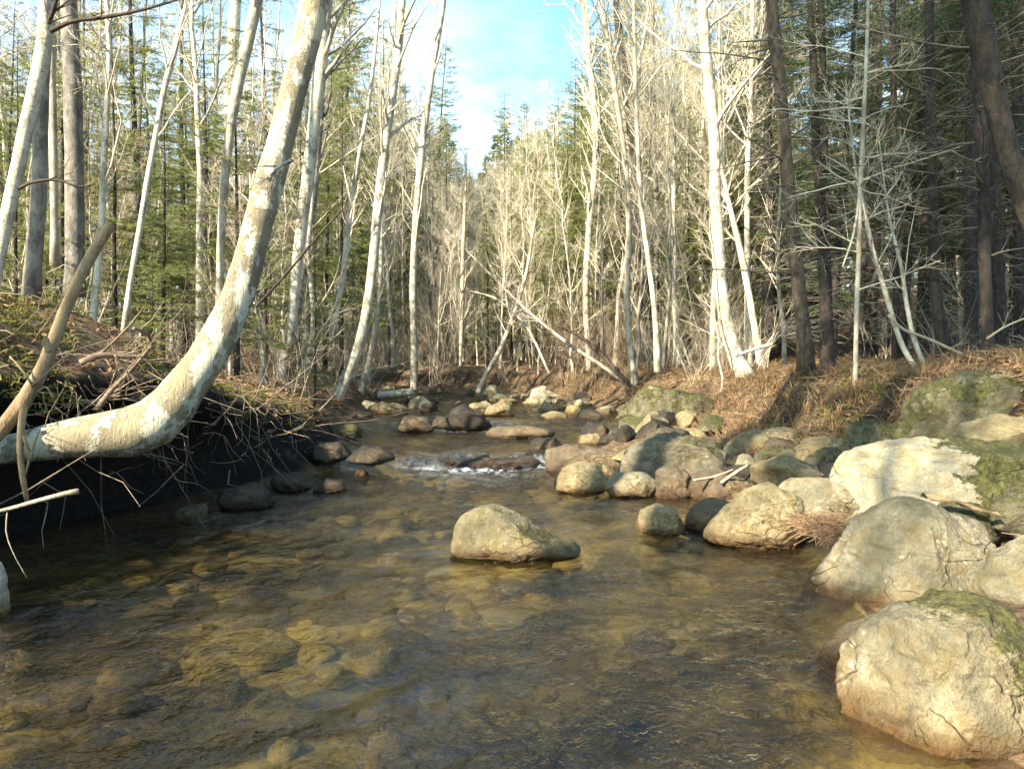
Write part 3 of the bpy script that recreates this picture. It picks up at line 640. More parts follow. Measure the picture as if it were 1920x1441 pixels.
def proto_conifer(name, seed, H, r0, mt=None, mn=None, **kw):
    rng = np.random.default_rng(seed); ct, rr, A, B, tri, dd = conifer_parts(rng, H, r0, **kw)
    a = MB(); tubes(a, ct, rr, 8, rough=.15, seed=seed)
    b = MB(); tubes(b, A[0], A[1], 3, 1); tubes(b, B[0], B[1], 3, 1); b.add(tri, np.arange(len(tri)).reshape(-1, 3), 0)
    ps = [a.build('trunk', mt or M['spruce']), b.build('crown', [mn or M['needle'], M['twigd']])]
    if dd:
        c = MB(); tubes(c, dd[0], dd[1], 4); tubes(c, dd[2], dd[3], 3); ps.append(c.build('dead_branches', M['twigd']))
    return Proto(name, ps)

# ------------------------------------------------------------------ hero trees, traced and set at their own depth
HERO = []
def hero(name, pts, label, mt, mw=None, Y=None, dY=0.0, cat='tree', group=None, crown=True, ext=5.0, n1=16, start=.35, L1=1.3, sides=10, seed=0, branches=(), dens=1.0, rough=.12, n=26, base_down=.35, wood=None, up=.25, ang=.8):
    """pts: photo pixels (x, y, width) from the base up; the trunk carries on above the frame by ext metres."""
    if Y is None: Y = ray_ground(pts[0][0], pts[0][1])
    m = len(pts); q = []
    for i, (px, py, w) in enumerate(pts):
        yy = Y + dY * i / max(m - 1, 1); p = P(px, py, yy); q.append([*p, max(w * yy / F / 2, .003)])
    q = np.array(q); base = q[0, :3].copy()
    if base_down:
        d = nrm(q[0, :3] - q[1, :3]); d = nrm(d + np.array([0, 0, -.6])); q = np.vstack([[*(q[0, :3] + d * base_down), q[0, 3] * 1.25], q])
    if ext:
        d = nrm(nrm(q[-1, :3] - q[-2, :3]) + np.array([0, 0, .8])); e = q[-1, :3] + d * ext; q = np.vstack([q, [*e, q[-1, 3] * .35]])
    c = resample(q, n); ct, rr = c[:, :3], np.maximum(c[:, 3], .003)
    rt = empty(name, base, label, cat, group)
    a = MB(); tubes(a, ct, rr, sides, rough=rough, seed=seed + 3.3, cap=True); a.build('trunk', mt, rt, base)
    for j, (bp, lab) in enumerate(branches):
        bq = []
        for i, (px, py, w) in enumerate(bp):
            yy = Y + (bp[0][3] if len(bp[0]) > 3 else 0) + 0 * i if False else Y
            bq.append([*P(px, py, yy - .04 * i), max(w * Y / F / 2, .002)])
        bc = resample(np.array(bq), 12); bb = MB(); tubes(bb, bc[:, :3], np.maximum(bc[:, 3], .0015), 6)
        rg_ = np.random.default_rng(seed + j)
        B, rb = grow(rg_, bc[None, :, :3], bc[None, :, 3], 8, .2, 1, .35, .7, 4, .1, .1, .5, .0015, .4)
        tubes(bb, B, rb, 3)
        o = bb.build('branch', wood or mt, rt, base)
        if lab: o['label'] = lab
    if crown:
        rng = np.random.default_rng(seed + 900); H = ct[-1, 2] - ct[0, 2]
        _, _, A, B, C = crown_from(rng, ct, rr, H, start, n1, L1, dens, ang, up)
        b = MB()
        for z in (A, B, C): tubes(b, z[0], z[1], z[2])
        b.build('crown', mw or M['twig'], rt, base)
    HERO.append((pts, Y, mt in (M['birch'], M['hero']))); return rt

# the leaning tree over the pool
hero('leaning_tree', [(-50,850,54),(30,840,56),(100,827,68),(170,816,80),(228,812,92),(266,804,96),(308,776,91),(350,722,74),(381,680,69),(417,620,65),(436,583,60),(463,500,56),(485,416,55),(508,333,53),(531,250,50),(551,167,48),(572,90,48),(590,0,56)],
     'thick pale mottled tree that bends out of the left bank and leans over the pool', M['hero'], Y=4.55, dY=.5, ext=4.5, n=60, sides=28, rough=.10, seed=1, n1=14, start=.72, L1=1.6, base_down=.5,
     branches=[([(548,300,9),(520,315,6),(505,340,4)], None)])
# left bank
hero('bare_tree', [(-6,500,22),(18,385,25),(44,265,26),(66,165,27),(84,80,28),(84,0,22)], 'slim pale tree at the left edge with a dark limb reaching right across the top', M['birch'], M['twig'], Y=5.6, seed=2, ext=3, n1=8, start=.6, L1=1.0, wood=M['darkwood'], base_down=.9,
     branches=[([(88,62,11),(130,42,9),(200,32,8),(270,18,6),(345,-4,4)], 'dark limb reaching to the right'), ([(26,358,7),(60,342,6),(110,338,5),(150,350,4),(178,344,3)], None), ([(84,60,10),(98,25,9),(108,-10,8)], None), ([(16,380,6),(-5,330,4)], None)])
hero('bare_tree', [(62,500,30),(72,380,28),(76,260,26),(80,150,24),(88,0,22)], 'dark grey trunk half hidden behind the slim pale tree at the left edge', M['grey'], M['twigd'], Y=8.5, seed=3, ext=5, n1=10, start=.5)
hero('bare_tree', [(140,500,34),(140,380,34),(138,240,33),(134,110,31),(128,0,30)], 'thick grey trunk near the left edge behind the broken pole', M['grey'], M['twigd'], Y=9.5, seed=4, ext=5, n1=10, start=.5)
hero('bare_tree', [(102,440,14),(100,280,15),(97,150,15),(95,0,15)], 'spotted tan trunk between the two grey trunks at the left edge', M['tan'], Y=9.0, seed=5, ext=4, n1=10, start=.4)
hero('bare_tree', [(175,590,14),(188,460,12),(194,330,12),(200,200,11),(205,90,10),(200,0,9)], 'thin pale tree rising behind the top of the broken pole', M['birch'], Y=8.8, seed=6, ext=3, n1=22, start=.2, L1=1.1)
hero('bare_tree', [(240,560,11),(262,430,11),(278,330,11),(292,255,11),(312,150,11),(328,90,11),(352,0,9)], 'thin white tree slanting right beside the green fir sprays', M['birch'], Y=8.6, seed=7, ext=3, n1=14, start=.3, L1=1.1)
hero('bare_tree', [(335,618,34),(362,555,22),(392,470,20),(412,380,20),(426,270,20),(432,150,20),(442,0,20)], 'pale tree with a flared foot just left of the leaning tree', M['birch'], seed=8, ext=4, n1=16, start=.35, L1=1.4)
hero('bare_tree', [(412,560,16),(416,420,16),(425,300,17),(440,190,20),(462,90,22),(482,0,22)], 'pale forked tree close behind the flared foot tree', M['tan'], Y=10.5, seed=9, ext=4, n1=12, start=.4, L1=1.4)
hero('bare_tree', [(528,712,24),(545,625,24),(562,540,22),(574,470,20),(590,330,18),(600,200,16),(610,60,14)], 'dark trunk with a sunlit foot right of the leaning tree', M['grey'], M['twigd'], seed=10, ext=4, n1=14, start=.35, L1=1.4)
hero('bare_tree', [(548,600,20),(562,450,22),(578,330,24),(590,220,24),(602,110,25),(612,0,24)], 'bright white trunk directly right of the leaning tree', M['birch'], Y=11.5, seed=11, ext=5, n1=14, start=.35, L1=1.4)
hero('bare_tree', [(632,744,26),(658,690,22),(680,620,20),(694,540,19),(704,440,18),(716,320,17),(732,200,16),(748,90,15),(754,0,14)], 'white slanting tree whose foot stands at the left shore beyond the riffle', M['birch'], seed=12, ext=4, n1=22, start=.3, L1=1.7, dens=.8)
hero('bare_tree', [(776,740,16),(777,650,14),(774,540,13),(780,410,13),(790,290,13),(808,150,12),(832,0,11)], 'straight white tree at the left shore whose foot touches the white log', M['birch'], seed=13, ext=4, n1=24, start=.25, L1=2.0, dens=.8)
hero('bare_tree', [(628,600,12),(644,510,11),(652,430,10),(668,320,9),(690,200,8)], 'thin white sapling left of the white slanting tree', M['birch'], Y=14, seed=14, ext=3, n1=14, start=.2, L1=1.0)
hero('bare_tree', [(580,660,10),(588,600,10),(584,540,9),(578,480,8),(585,380,6)], 'crooked white sapling behind the dark trunk with a sunlit foot', M['birch'], Y=13, seed=15, ext=2, n1=14, start=.2, L1=.9)
hero('bare_tree', [(675,735,14),(690,690,12),(700,640,10),(712,540,9),(715,420,8)], 'short curved tree just right of the white slanting tree foot', M['tan'], seed=16, ext=3, n1=16, start=.25, L1=1.2)
# right bank
hero('birch_tree', [(1395,700,37),(1378,665,30),(1362,610,27),(1352,540,24),(1347,460,23),(1341,380,22),(1340,270,21),(1330,160,20),(1322,80,20),(1316,0,19)], 'bright white birch on the grassy right bank curving at its foot', M['birch'], seed=20, ext=4, n1=22, start=.35, L1=2.0, n=36, sides=14)
hero('bare_tree', [(1428,692,18),(1418,630,14),(1402,540,13),(1386,460,12),(1370,395,10),(1350,300,7)], 'thin white sapling leaning left just right of the bright birch', M['birch'], seed=21, ext=2, n1=12, start=.3, L1=1.0)
hero('bare_tree', [(1470,692,11),(1470,630,9),(1462,560,8),(1458,470,7),(1464,350,6)], 'thin pale sapling in front of the brown barked spruce', M['tan'], seed=22, ext=2, n1=12, start=.3, L1=1.0)
hero('bare_tree', [(1725,705,11),(1695,655,10),(1668,575,9),(1640,480,8),(1615,380,6)], 'thin pale stem arching left at the right forest edge', M['birch'], Y=8.6, seed=23, ext=1.2, n1=10, start=.4, L1=.9)
hero('bare_tree', [(1738,700,10),(1715,640,9),(1700,570,8),(1690,500,7),(1670,420,5)], 'second thin pale stem beside the arching one at the right forest edge', M['birch'], Y=8.8, seed=24, ext=1, n1=10, start=.4, L1=.9)
hero('bare_tree', [(1604,690,9),(1606,590,9),(1610,480,9),(1612,380,9),(1618,250,8),(1624,120,7)], 'dead sapling with drooping pale side branches in front of the dark spruces', M['tan'], M['twig'], Y=8.3, seed=25, ext=2, n1=34, start=.2, L1=1.3, up=-.1, ang=1.2,
     branches=[([(1611,340,5),(1585,315,4),(1545,290,3)], None), ([(1611,350,5),(1570,330,4),(1530,300,3)], None), ([(1612,360,5),(1600,440,4),(1580,500,3)], None), ([(1612,350,5),(1630,430,5),(1650,520,4)], None), ([(1612,350,5),(1622,400,4),(1632,450,3)], None)])
hero('spruce_tree', [(1508,640,30),(1498,540,27),(1486,430,26),(1474,310,25),(1466,200,24),(1456,100,24),(1446,0,23)], 'brown barked spruce trunk right of the bright birch', M['sprb'], M['twigd'], Y=9.5, seed=26, ext=5, n1=40, start=.12, L1=1.3, up=-.15, ang=1.3)
hero('spruce_tree', [(1768,640,26),(1756,560,20),(1750,450,19),(1748,320,19),(1745,180,18),(1742,0,17)], 'black upright spruce trunk behind the humped mossy boulder', M['spruce'], M['twigd'], Y=9.2, seed=27, ext=5, n1=44, start=.12, L1=1.3, up=-.12, ang=1.3)
hero('spruce_tree', [(1852,640,24),(1848,540,22),(1846,420,22),(1842,300,22),(1836,180,22),(1828,60,22),(1822,-20,22)], 'dark spruce trunk crossed by the leaning trunk at the right edge', M['spruce'], M['twigd'], Y=8.0, seed=28, ext=5, n1=44, start=.12, L1=1.3, up=-.12, ang=1.3)
hero('leaning_tree', [(1990,560,38),(1940,440,38),(1905,330,38),(1878,240,39),(1858,150,43),(1840,70,46),(1826,-10,48)], 'dark mottled trunk leaning left into the top right corner', M['spruce'], M['twigd'], Y=6.4, seed=29, ext=5, n1=24, start=.3, L1=1.3, up=-.1, ang=1.3, base_down=1.5)
hero('spruce_tree', [(1680,640,14),(1680,500,13),(1678,350,12),(1676,200,12),(1674,0,11)], 'slender dark spruce trunk between the drooping sapling and the black upright trunk', M['spruce'], M['twigd'], Y=12.5, seed=30, ext=5, n1=40, start=.1, L1=1.2, up=-.12, ang=1.3)
hero('spruce_tree', [(1555,640,16),(1552,500,13),(1549,350,12),(1545,200,12),(1540,0,11)], 'dark spruce trunk just right of the brown barked one', M['spruce'], M['twigd'], Y=13, seed=31, ext=5, n1=44, start=.1, L1=1.3, up=-.12, ang=1.3)
# far middle
hero('bare_tree', [(1190,722,16),(1182,660,12),(1176,560,11),(1180,430,11),(1172,300,11),(1150,150,10),(1128,0,9)], 'tall pale tree at the near end of the right bank beside the fallen poles', M['tan'], seed=33, ext=3, n1=24, start=.3, L1=1.8)
hero('bare_tree', [(1232,660,13),(1228,590,11),(1216,490,10),(1204,400,9),(1195,260,9),(1190,100,8)], 'thin white tree halfway between the fallen poles and the bright birch', M['birch'], Y=14, seed=34, ext=3, n1=20, start=.3, L1=1.5)
hero('bare_tree', [(1105,690,13),(1098,560,12),(1105,420,12),(1118,280,12),(1108,130,11),(1092,0,10)], 'pale tree bounding the right side of the sky gap', M['tan'], Y=20, seed=35, ext=3, n1=30, start=.3, L1=2.2)
hero('bare_tree', [(1215,650,26),(1206,540,24),(1198,420,24),(1192,300,22),(1180,200,20),(1165,100,16)], 'dark ragged spruce trunk behind the fallen poles', M['spruce'], M['twigd'], Y=19, seed=36, ext=3, n1=46, start=.1, L1=1.5, up=-.1, ang=1.3)
hero('bare_tree', [(862,705,9),(866,600,8),(868,480,8),(872,380,6)], 'thin pale tree in the far middle left of the crossing poles', M['tan'], Y=24, seed=37, ext=1.5, n1=20, start=.2, L1=1.6)
hero('bare_tree', [(905,715,10),(935,660,9),(960,600,8),(985,520,7)], 'thin pale tree leaning right in the far middle', M['tan'], Y=21, seed=38, ext=1.5, n1=14, start=.3, L1=1.2)

# ------------------------------------------------------------------ fallen wood
def stick(name, pts, label, mat, Y, dY=0, cat='log', n=18, sides=8, forks=(), twigs=0, seed=0, rough=.15):
    m = len(pts); q = np.array([[*P(px, py, Y + dY * i / (m - 1)), w * Y / F / 2] for i, (px, py, w) in enumerate(pts)])
    c = resample(q, n); b = MB(); tubes(b, c[:, :3], np.maximum(c[:, 3], .0015), sides, cap=True, rough=rough, seed=seed)
    if twigs:
        rng = np.random.default_rng(seed); B, rb = grow(rng, c[None, :, :3], c[None, :, 3], twigs, .2, 1, .5, .7, 4, .05, .1, .4, .0018, .4); tubes(b, B, rb, 3)
        C, rc = grow(rng, B, rb, twigs * 2, .2, 1, .22, .7, 3, .0, .1, .6, .0014, .4); tubes(b, C, rc, 3)
    for f in forks:
        fq = resample(np.array([[*P(px, py, Y + .02), w * Y / F / 2] for px, py, w in f]), 8); tubes(b, fq[:, :3], np.maximum(fq[:, 3], .0012), 6, cap=True)
    return tag(b.build(name, mat, origin=q[0, :3]), label, cat)
stick('broken_pole', [(-30,838,32),(10,795,30),(42,755,29),(80,690,27),(100,640,24),(125,575,22),(152,515,22),(180,465,21),(208,420,20)], 'brown broken pole slanting up from the lower left corner of the bank', M['brownwood'], 3.7, .25, 'dead branch', 26, 12,
      forks=[[(92,660,14),(88,645,14),(84,636,16)], [(45,760,16),(40,800,15),(38,850,13),(42,890,12),(52,945,9)], [(42,815,8),(55,850,7),(48,890,4)], [(58,860,7),(62,840,5),(75,805,3)], [(60,725,5),(110,680,4),(130,662,3)], [(60,720,5),(30,680,4),(18,668,3)], [(100,745,4),(85,725,3),(70,735,2)]])
stick('bare_branch', [(-30,965,7),(30,950,8),(80,936,9),(120,926,10),(148,920,12)], 'pale broken branch end sticking in from the left edge above the dark water', M['wood'], 3.2, .1, 'dead branch', 14, 8, forks=[[(14,955,3),(12,1000,3),(22,1030,2),(50,1082,2)]])
stick('fallen_log', [(708,741,14),(730,739,15),(752,737,15),(776,734,13)], 'short white log lying at the far left shore', M['birch'], 17.0, 0, 'log')
stick('fallen_pole', [(1186,724,9),(1120,680,8),(1060,640,7),(1000,592,5),(940,535,4),(880,475,3),(835,430,2)], 'long pale fallen pole slanting down to the right bank', M['tan'], 17.5, 2.0, 'fallen tree', 24, 8, twigs=44, seed=3)
stick('fallen_pole', [(1178,718,9),(1130,668,8),(1090,632,7),(1050,612,5)], 'short dark pole lying against the long pale fallen pole', M['darkwood'], 16.5, 1, 'fallen tree', 14, 8, twigs=10, seed=4)
stick('fallen_pole', [(1030,700,5),(985,610,5),(930,560,4),(880,545,3)], 'thin pale fallen pole crossing under the long one', M['tan'], 19, 2, 'fallen tree', 14, 6, twigs=24, seed=5)
stick('bare_branch', [(1386,664,6),(1410,656,6),(1444,646,8)], 'short pale broken stick by the foot of the bright birch', M['birch'], 10.4, 0, 'dead branch')
stick('bare_branch', [(1665,590,5),(1690,615,6),(1740,635,6),(1800,662,6),(1850,680,5)], 'long pale dead branch dipping right towards the humped mossy boulder', M['wood'], 7.8, 0, 'dead branch', 16, 6, twigs=5, seed=6)
stick('bare_branch', [(1850,635,5),(1880,615,4),(1925,595,3)], 'thin pale twig over the dark right bank', M['wood'], 7.4, 0, 'dead branch', twigs=4, seed=7)
stick('driftwood_stick', [(1352,905,7),(1380,885,7),(1402,872,5)], 'pale driftwood stick lying on the flat dark rock', M['wood'], 6.2, .1, 'driftwood')
stick('driftwood_stick', [(1300,900,5),(1340,893,5),(1375,880,4)], 'thin driftwood stick in front of the broad dark grey boulder', M['wood'], 6.25, .1, 'driftwood')
stick('driftwood_stick', [(1290,828,5),(1330,832,5),(1352,838,4)], 'pale stick lying on top of the broad dark grey boulder', M['wood'], 7.3, .1, 'driftwood')
stick('bare_branch', [(555,500,5),(520,545,5),(600,440,5),(640,400,4)][1:1] or [(480,575,6),(540,510,5),(590,450,5),(640,395,4)], 'dark thin branch slanting up from the right side of the leaning tree', M['darkwood'], 5.2, .3, 'dead branch', 14, 6, twigs=10, seed=8)
# curl of bark on the mossy rock
mb = MB(); U = np.linspace(-1, 1, 9); L = np.linspace(0, 1, 16); c0, c1 = P(1735, 932, 4.05), P(1872, 962, 3.95)
for sgn in (0, 1):
    V = np.array([[c0 + (c1 - c0) * t + np.array([0, .055 * u, .018 * (1 - u * u) - .006 * sgn + .012 * sin(5 * t) + .006 * sin(13 * t + 3 * u)]) * (1 - .55 * t) for u in U] for t in L])
    ii, jj = np.meshgrid(np.arange(15), np.arange(8), indexing='ij'); q = np.stack([ii * 9 + jj, ii * 9 + jj + 1, (ii + 1) * 9 + jj + 1, (ii + 1) * 9 + jj], -1).reshape(-1, 4)
    mb.add(V, q if sgn == 0 else q[:, ::-1])
tag(mb.build('bark_slab', M['brownwood'], origin=c0), 'curl of reddish brown bark lying across the mossy rocks at the right', 'bark')
# heap of dead needles and twigs between the boulders
mb = MB(); rng = np.random.default_rng(8); n = 420
c = P(1560, 990, 4.35); p0 = c + rng.normal(size=(n, 3)) * np.array([.10, .10, .022]); d = nrm(rng.normal(size=(n, 3)) * np.array([1, .8, .25])); ln = rng.uniform(.04, .14, n)[:, None, None]
s = np.linspace(-1, 1, 4)[None, :, None]
tubes(mb, p0[:, None] + ln * (s * d[:, None] + (1 - s * s) * np.array([0, 0, .25])), np.full((n, 4), .0017), 3)
tag(mb.build('needle_heap', M['needlelitter'], origin=c), 'heap of dead reddish needles and twigs caught between the boulders', 'debris')
# exposed roots and dead twigs on the left bank face
rng = np.random.default_rng(21)
for k, (pts, lab) in enumerate([
    ([(150,680,12),(190,665,14),(235,668,9),(280,668,5)], 'pale exposed root looping over the dark hollow'),
    ([(180,770,14),(205,735,10),(240,700,8),(290,640,5)], 'forked root rising behind the bend of the leaning tree'),
    ([(215,665,4),(240,700,4),(235,745,3)], 'thin white root hanging into the hollow'),
    ([(135,750,9),(165,755,12),(205,745,10),(230,720,5)], 'brown root curling just above the bend of the leaning tree'),
    ([(250,615,6),(275,625,6),(285,645,4)], 'short pale root at the crest of the hollow')]):
    stick('exposed_root', pts, lab, M['root'], 4.9, .2, 'root', 14, 7, twigs=6, seed=30 + k)
mb = MB(); n = 260; y = rng.uniform(3.6, 8.5, n); dl = rng.uniform(.15, .75, n); x = XL(y) - dl; z = gz(x, y)
d = nrm(np.stack([rng.normal(size=n) * .6 + .5, rng.normal(size=n) * .8, rng.normal(size=n) * .6 - .3], -1)); s = np.linspace(0, 1, 5)[None, :, None]; ln = rng.uniform(.12, .5, n)[:, None, None]
tubes(mb, np.stack([x, y, z], -1)[:, None] + ln * (s * d[:, None] + s * s * (rng.normal(size=(n, 1, 3)) * .7 + np.array([0, 0, -.35])) + np.sin(s * 7 + rng.uniform(0, 6, (n, 1, 1))) * .06), np.linspace(1, .3, 5)[None] * rng.uniform(.002, .007, n)[:, None], 4)
tag(mb.build('root_tangle', M['root']), kind='stuff')

# ------------------------------------------------------------------ the forest
bares = [proto_bare('bare_tree', 40 + i, H, r, mt, mw, start=st, n1=nn, lean=ln, L1=l1, dens=dn) for i, (H, r, mt, mw, st, nn, ln, l1, dn) in enumerate([
    (13, .085, M['birch'], M['twig'], .3, 34, (.03, .0), 2.4, 1.0), (12, .07, M['tan'], M['twig'], .25, 38, (-.04, .02), 2.2, 1.0), (14, .10, M['grey'], M['twig'], .3, 36, (.02, -.02), 2.6, 1.0),
    (11, .055, M['birch'], M['twig'], .22, 40, (.05, .03), 1.9, 1.0), (10, .06, M['tan'], M['twig'], .2, 40, (-.02, -.03), 2.0, 1.1), (12.5, .08, M['birch'], M['twig'], .35, 30, (-.05, .0), 2.3, 1.0)])]
saps = [proto_bare('sapling', 60 + i, H, r, mt, mw, start=.12, n1=nn, lean=ln, L1=l1, wob=.06) for i, (H, r, mt, mw, nn, ln, l1) in enumerate([
    (5.5, .026, M['birch'], M['twig'], 26, (.06, .02), 1.1), (4.5, .022, M['tan'], M['twig'], 26, (-.10, .03), 1.0), (6.5, .032, M['birch'], M['twig'], 30, (-.03, -.05), 1.2), (3.6, .018, M['tan'], M['twigr'], 24, (.14, .0), .9), (5.0, .024, M['grey'], M['twig'], 28, (.02, .06), 1.1)])]
sprs = [proto_conifer('spruce_tree', 80, 15, .15, base=.28, Lm=2.0, nb=130, dead=50), proto_conifer('spruce_tree', 81, 13, .13, base=.20, Lm=1.7, nb=130, dead=40), proto_conifer('spruce_tree', 82, 16, .16, base=.42, Lm=2.0, nb=110, dead=70), proto_conifer('spruce_tree', 83, 11, .10, base=.12, Lm=1.5, nb=130, dead=20)]
lits = [proto_conifer('fir_tree', 90, 9, .075, mn=M['needle2'], base=.12, Lm=1.6, nb=95, dead=14, droop=.12), proto_conifer('fir_tree', 91, 6, .05, mn=M['needle2'], base=.10, Lm=1.3, nb=70, dead=8, droop=.10), proto_conifer('fir_tree', 92, 3.2, .03, mn=M['needle2'], base=.08, Lm=.9, nb=48, dead=0, droop=.08)]
spr2 = [proto_conifer('spruce_tree', 85, 14, .12, mn=M['needle2'], base=.10, Lm=2.3, nb=190, dead=16, droop=.2, nl=.075), proto_conifer('spruce_tree', 86, 12, .10, mn=M['needle2'], base=.12, Lm=2.1, nb=180, dead=16, droop=.2, nl=.075)]
cast = proto_conifer('spruce_tree', 87, 16, .13, base=.50, Lm=2.0, nb=120, dead=8)
def proto_shrub(seed, H, nst, mt):
    rng = np.random.default_rng(seed); a = MB()
    base = rng.normal(size=(nst, 3)) * np.array([.12, .12, 0]); az = rng.uniform(0, 2 * pi, nst); tl = rng.uniform(.1, .8, nst)
    d = np.stack([np.cos(az) * tl, np.sin(az) * tl, np.ones(nst)], -1); s = np.linspace(0, 1, 7)[None, :, None]; ln = (H * rng.uniform(.5, 1.1, nst))[:, None, None]
    C = base[:, None] + ln * (s * d[:, None] + s * s * rng.normal(size=(nst, 1, 3)) * .15) - np.array([0, 0, .08]); C += np.cumsum(rng.normal(size=C.shape) * .018, 1) * H * .5
    r = np.linspace(1, .3, 7)[None] * rng.uniform(.004, .009, nst)[:, None]
    tubes(a, C, r, 4)
    st = a.build('stems', mt)
    b = MB(); B, rb = grow(rng, C, r, nst * 7, .2, 1, H * .42, .7, 4, .1, .15, .55, .0018, .4); tubes(b, B, rb, 3)
    E, re = grow(rng, B, rb, nst * 18, .15, 1, H * .2, .7, 3, .05, .12, .6, .0015, .5); tubes(b, E, re, 3)
    return Proto('bare_shrub', [st, b.build('crown', mt)])
shrs = [proto_shrub(95, 1.5, 10, M['twig']), proto_shrub(96, 1.1, 12, M['twigr']), proto_shrub(97, 2.0, 9, M['twig']), proto_shrub(98, 1.3, 14, M['twigr'])]

rng = np.random.default_rng(123)
placed = []
VX = [0, 830, 845, 860, 900, 925, 945, 990, 1010, 1050, 1085, 1100, 1920]; VY = [-900, -400, 60, 290, 275, 200, 165, 175, 205, 140, 60, -400, -900]
def region(px, y):
    if px < 830: return 'left'
    if px < 1300: return 'far'
    return 'right'
WHERE = {'left': 'in the wood on the left bank', 'far': 'in the far wood where the stream ends', 'right': 'in the dark wood on the right bank'}
SUNH = np.array([sin(radians(224)), cos(radians(224))])
LIT = [(P(q[0][0], q[0][1], Y)[:2], w_) for q, Y, w_ in HERO]
def shades(x, y, wide):
    for b, w_ in LIT:
        if w_:
            d = np.array([x, y]) - b; al = d @ SUNH; la = abs(d[0] * SUNH[1] - d[1] * SUNH[0])
            if 0 < al < 9 and la < wide: return True
    return False
def fill(protos, n, ymin, ymax, xlim, desc, cat, Hs, weight=None, gap=.6, sc=(.8, 1.2), mind=.5, near=None, tall=True, pxr=None):
    k = 0; tries = 0
    while k < n and tries < n * 60:
        tries += 1
        y = ymin + (ymax - ymin) * rng.random() ** .8; x = rng.uniform(-1, 1) * min(xlim, y * .72 + 1.5)
        if XL(y) - gap < x < XR(y) + BW(y) + gap: continue
        px = 960 + x / y * F
        if pxr and not pxr(px, y, x): continue
        if cat in ('spruce', 'fir') and shades(x, y, 1.3): continue
        if cat == 'bare tree' and shades(x, y, .45): continue
        if any((x - a) ** 2 + (y - b) ** 2 < mind ** 2 for a, b in placed): continue
        i = rng.integers(0, len(protos)); s = rng.uniform(*sc); z = float(gz(x, y))
        if tall:
            spread = Hs[i] * .10 * F / y
            lim = max(np.interp(px + q, VX, VY) for q in (-spread, 0, spread))
            hmax = CAMZ + (HOR - lim) / F * y - z
            if hmax < Hs[i] * s:
                s = hmax / Hs[i] * rng.uniform(.75, 1.0)
                if s < .35: continue
        placed.append((x, y)); reg = region(px, y)
        protos[i].place((x, y, z - .05), rng.uniform(0, 2 * pi), s, desc + ' ' + WHERE[reg], cat, cat + 's ' + WHERE[reg], (rng.normal() * .035, rng.normal() * .035)); k += 1
BH = [13, 12, 14, 11, 10, 12.5]; SH = [5.5, 4.5, 6.5, 3.6, 5]; CH = [15, 13, 16, 11]; LH = [9, 6, 3.2]
mid = lambda px, y, x: 560 < px < 1420
def put(pr, H0, px, Y, top, desc, cat):                      # a conifer whose tip is seen at photo row top
    x = (px - 960) / F * Y; z = float(gz(x, Y)); s_ = (CAMZ + (HOR - top) / F * Y - z) / H0
    placed.append((x, Y)); pr.place((x, Y, z - .05), px * .37, s_, desc, cat, cat + 's set by the sky gap')
for k, (px, Y, top) in enumerate([(945, 40, 168), (982, 43, 186), (908, 36, 290), (1012, 38, 215), (1048, 33, 160), (1088, 30, 95), (1135, 30, 20), (1175, 34, 60), (1240, 30, 40), (1285, 33, 120), (868, 38, 300), (840, 32, 240), (800, 34, 180), (760, 30, 150), (700, 32, 120), (930, 27, 420), (985, 28, 400), (1040, 25, 380), (1080, 24, 330), (890, 30, 430), (1150, 26, 300), (1210, 24, 260), (660, 27, 200), (1320, 27, 60), (1380, 24, 150), (1260, 22, 380), (730, 26, 330), (1110, 36, 200), (965, 33, 300), (1020, 31, 300), (1075, 24, 110), (1128, 25, 50), (1040, 26, 200), (915, 23.5, 380), (960, 24, 330), (1005, 23, 350), (1060, 22.5, 230), (1120, 21.5, 150), (1165, 22, 230), (1235, 19.5, 330), (1290, 20, 180), (590, 21, 200), (560, 23, 100), (1400, 19, 60), (1460, 20, -60), (1350, 21, 20)]):
    if Y > 32: put(spr2[k % 2], [14, 12][k % 2], px, Y, top, 'yellow green spruce standing in the far wood below the gap of sky', 'spruce')
    else: put((spr2 + lits[:1])[k % 3], [14, 12, 9][k % 3], px, Y, top, 'yellow green spruce or fir in front of the far wood below the gap of sky', 'conifer')
for k, (px, Y, top) in enumerate([(305, 9.2, 150), (445, 11, 60), (215, 10, 20), (118, 11.5, -60), (560, 15, 180), (30, 9.5, 60), (385, 14, -40), (285, 8.6, 440), (500, 12.5, 260), (160, 14, -150), (590, 12, 430), (640, 17, 150), (345, 17, -200)]):
    put(lits[k % 2], [9, 6][k % 2], px, Y, top, 'light green fir spreading its sprays between the pale trunks on the left bank', 'fir tree')
fill(sprs, 64, 9.5, 32, 24, 'tall dark spruce', 'spruce', CH, pxr=lambda px, y, x: px > 1420, mind=1.0)
fill(sprs, 16, 13, 50, 40, 'tall dark spruce', 'spruce', CH, mind=1.3, pxr=lambda px, y, x: px > 1320 or (px < 600 and y > 26))
fill(spr2, 50, 22, 55, 40, 'yellowish green spruce', 'spruce', [14, 12], mind=1.2, sc=(.8, 1.4), pxr=mid)
fill(sprs, 10, 36, 60, 40, 'tall dark spruce', 'spruce', CH, mind=1.2, sc=(.9, 1.4), pxr=mid)
fill(lits, 34, 8.0, 22, 16, 'green needled fir', 'fir', LH, mind=.9, pxr=lambda px, y, x: px < 640)
fill(lits, 40, 18, 42, 30, 'green needled fir', 'fir', LH, mind=.9, sc=(.8, 1.5))
fill(bares, 70, 13, 34, 26, 'bare slender tree', 'bare tree', BH, mind=.7, pxr=lambda px, y, x: px < 1420)
fill(bares, 95, 18, 58, 40, 'bare slender tree', 'bare tree', BH, mind=.7, pxr=mid)
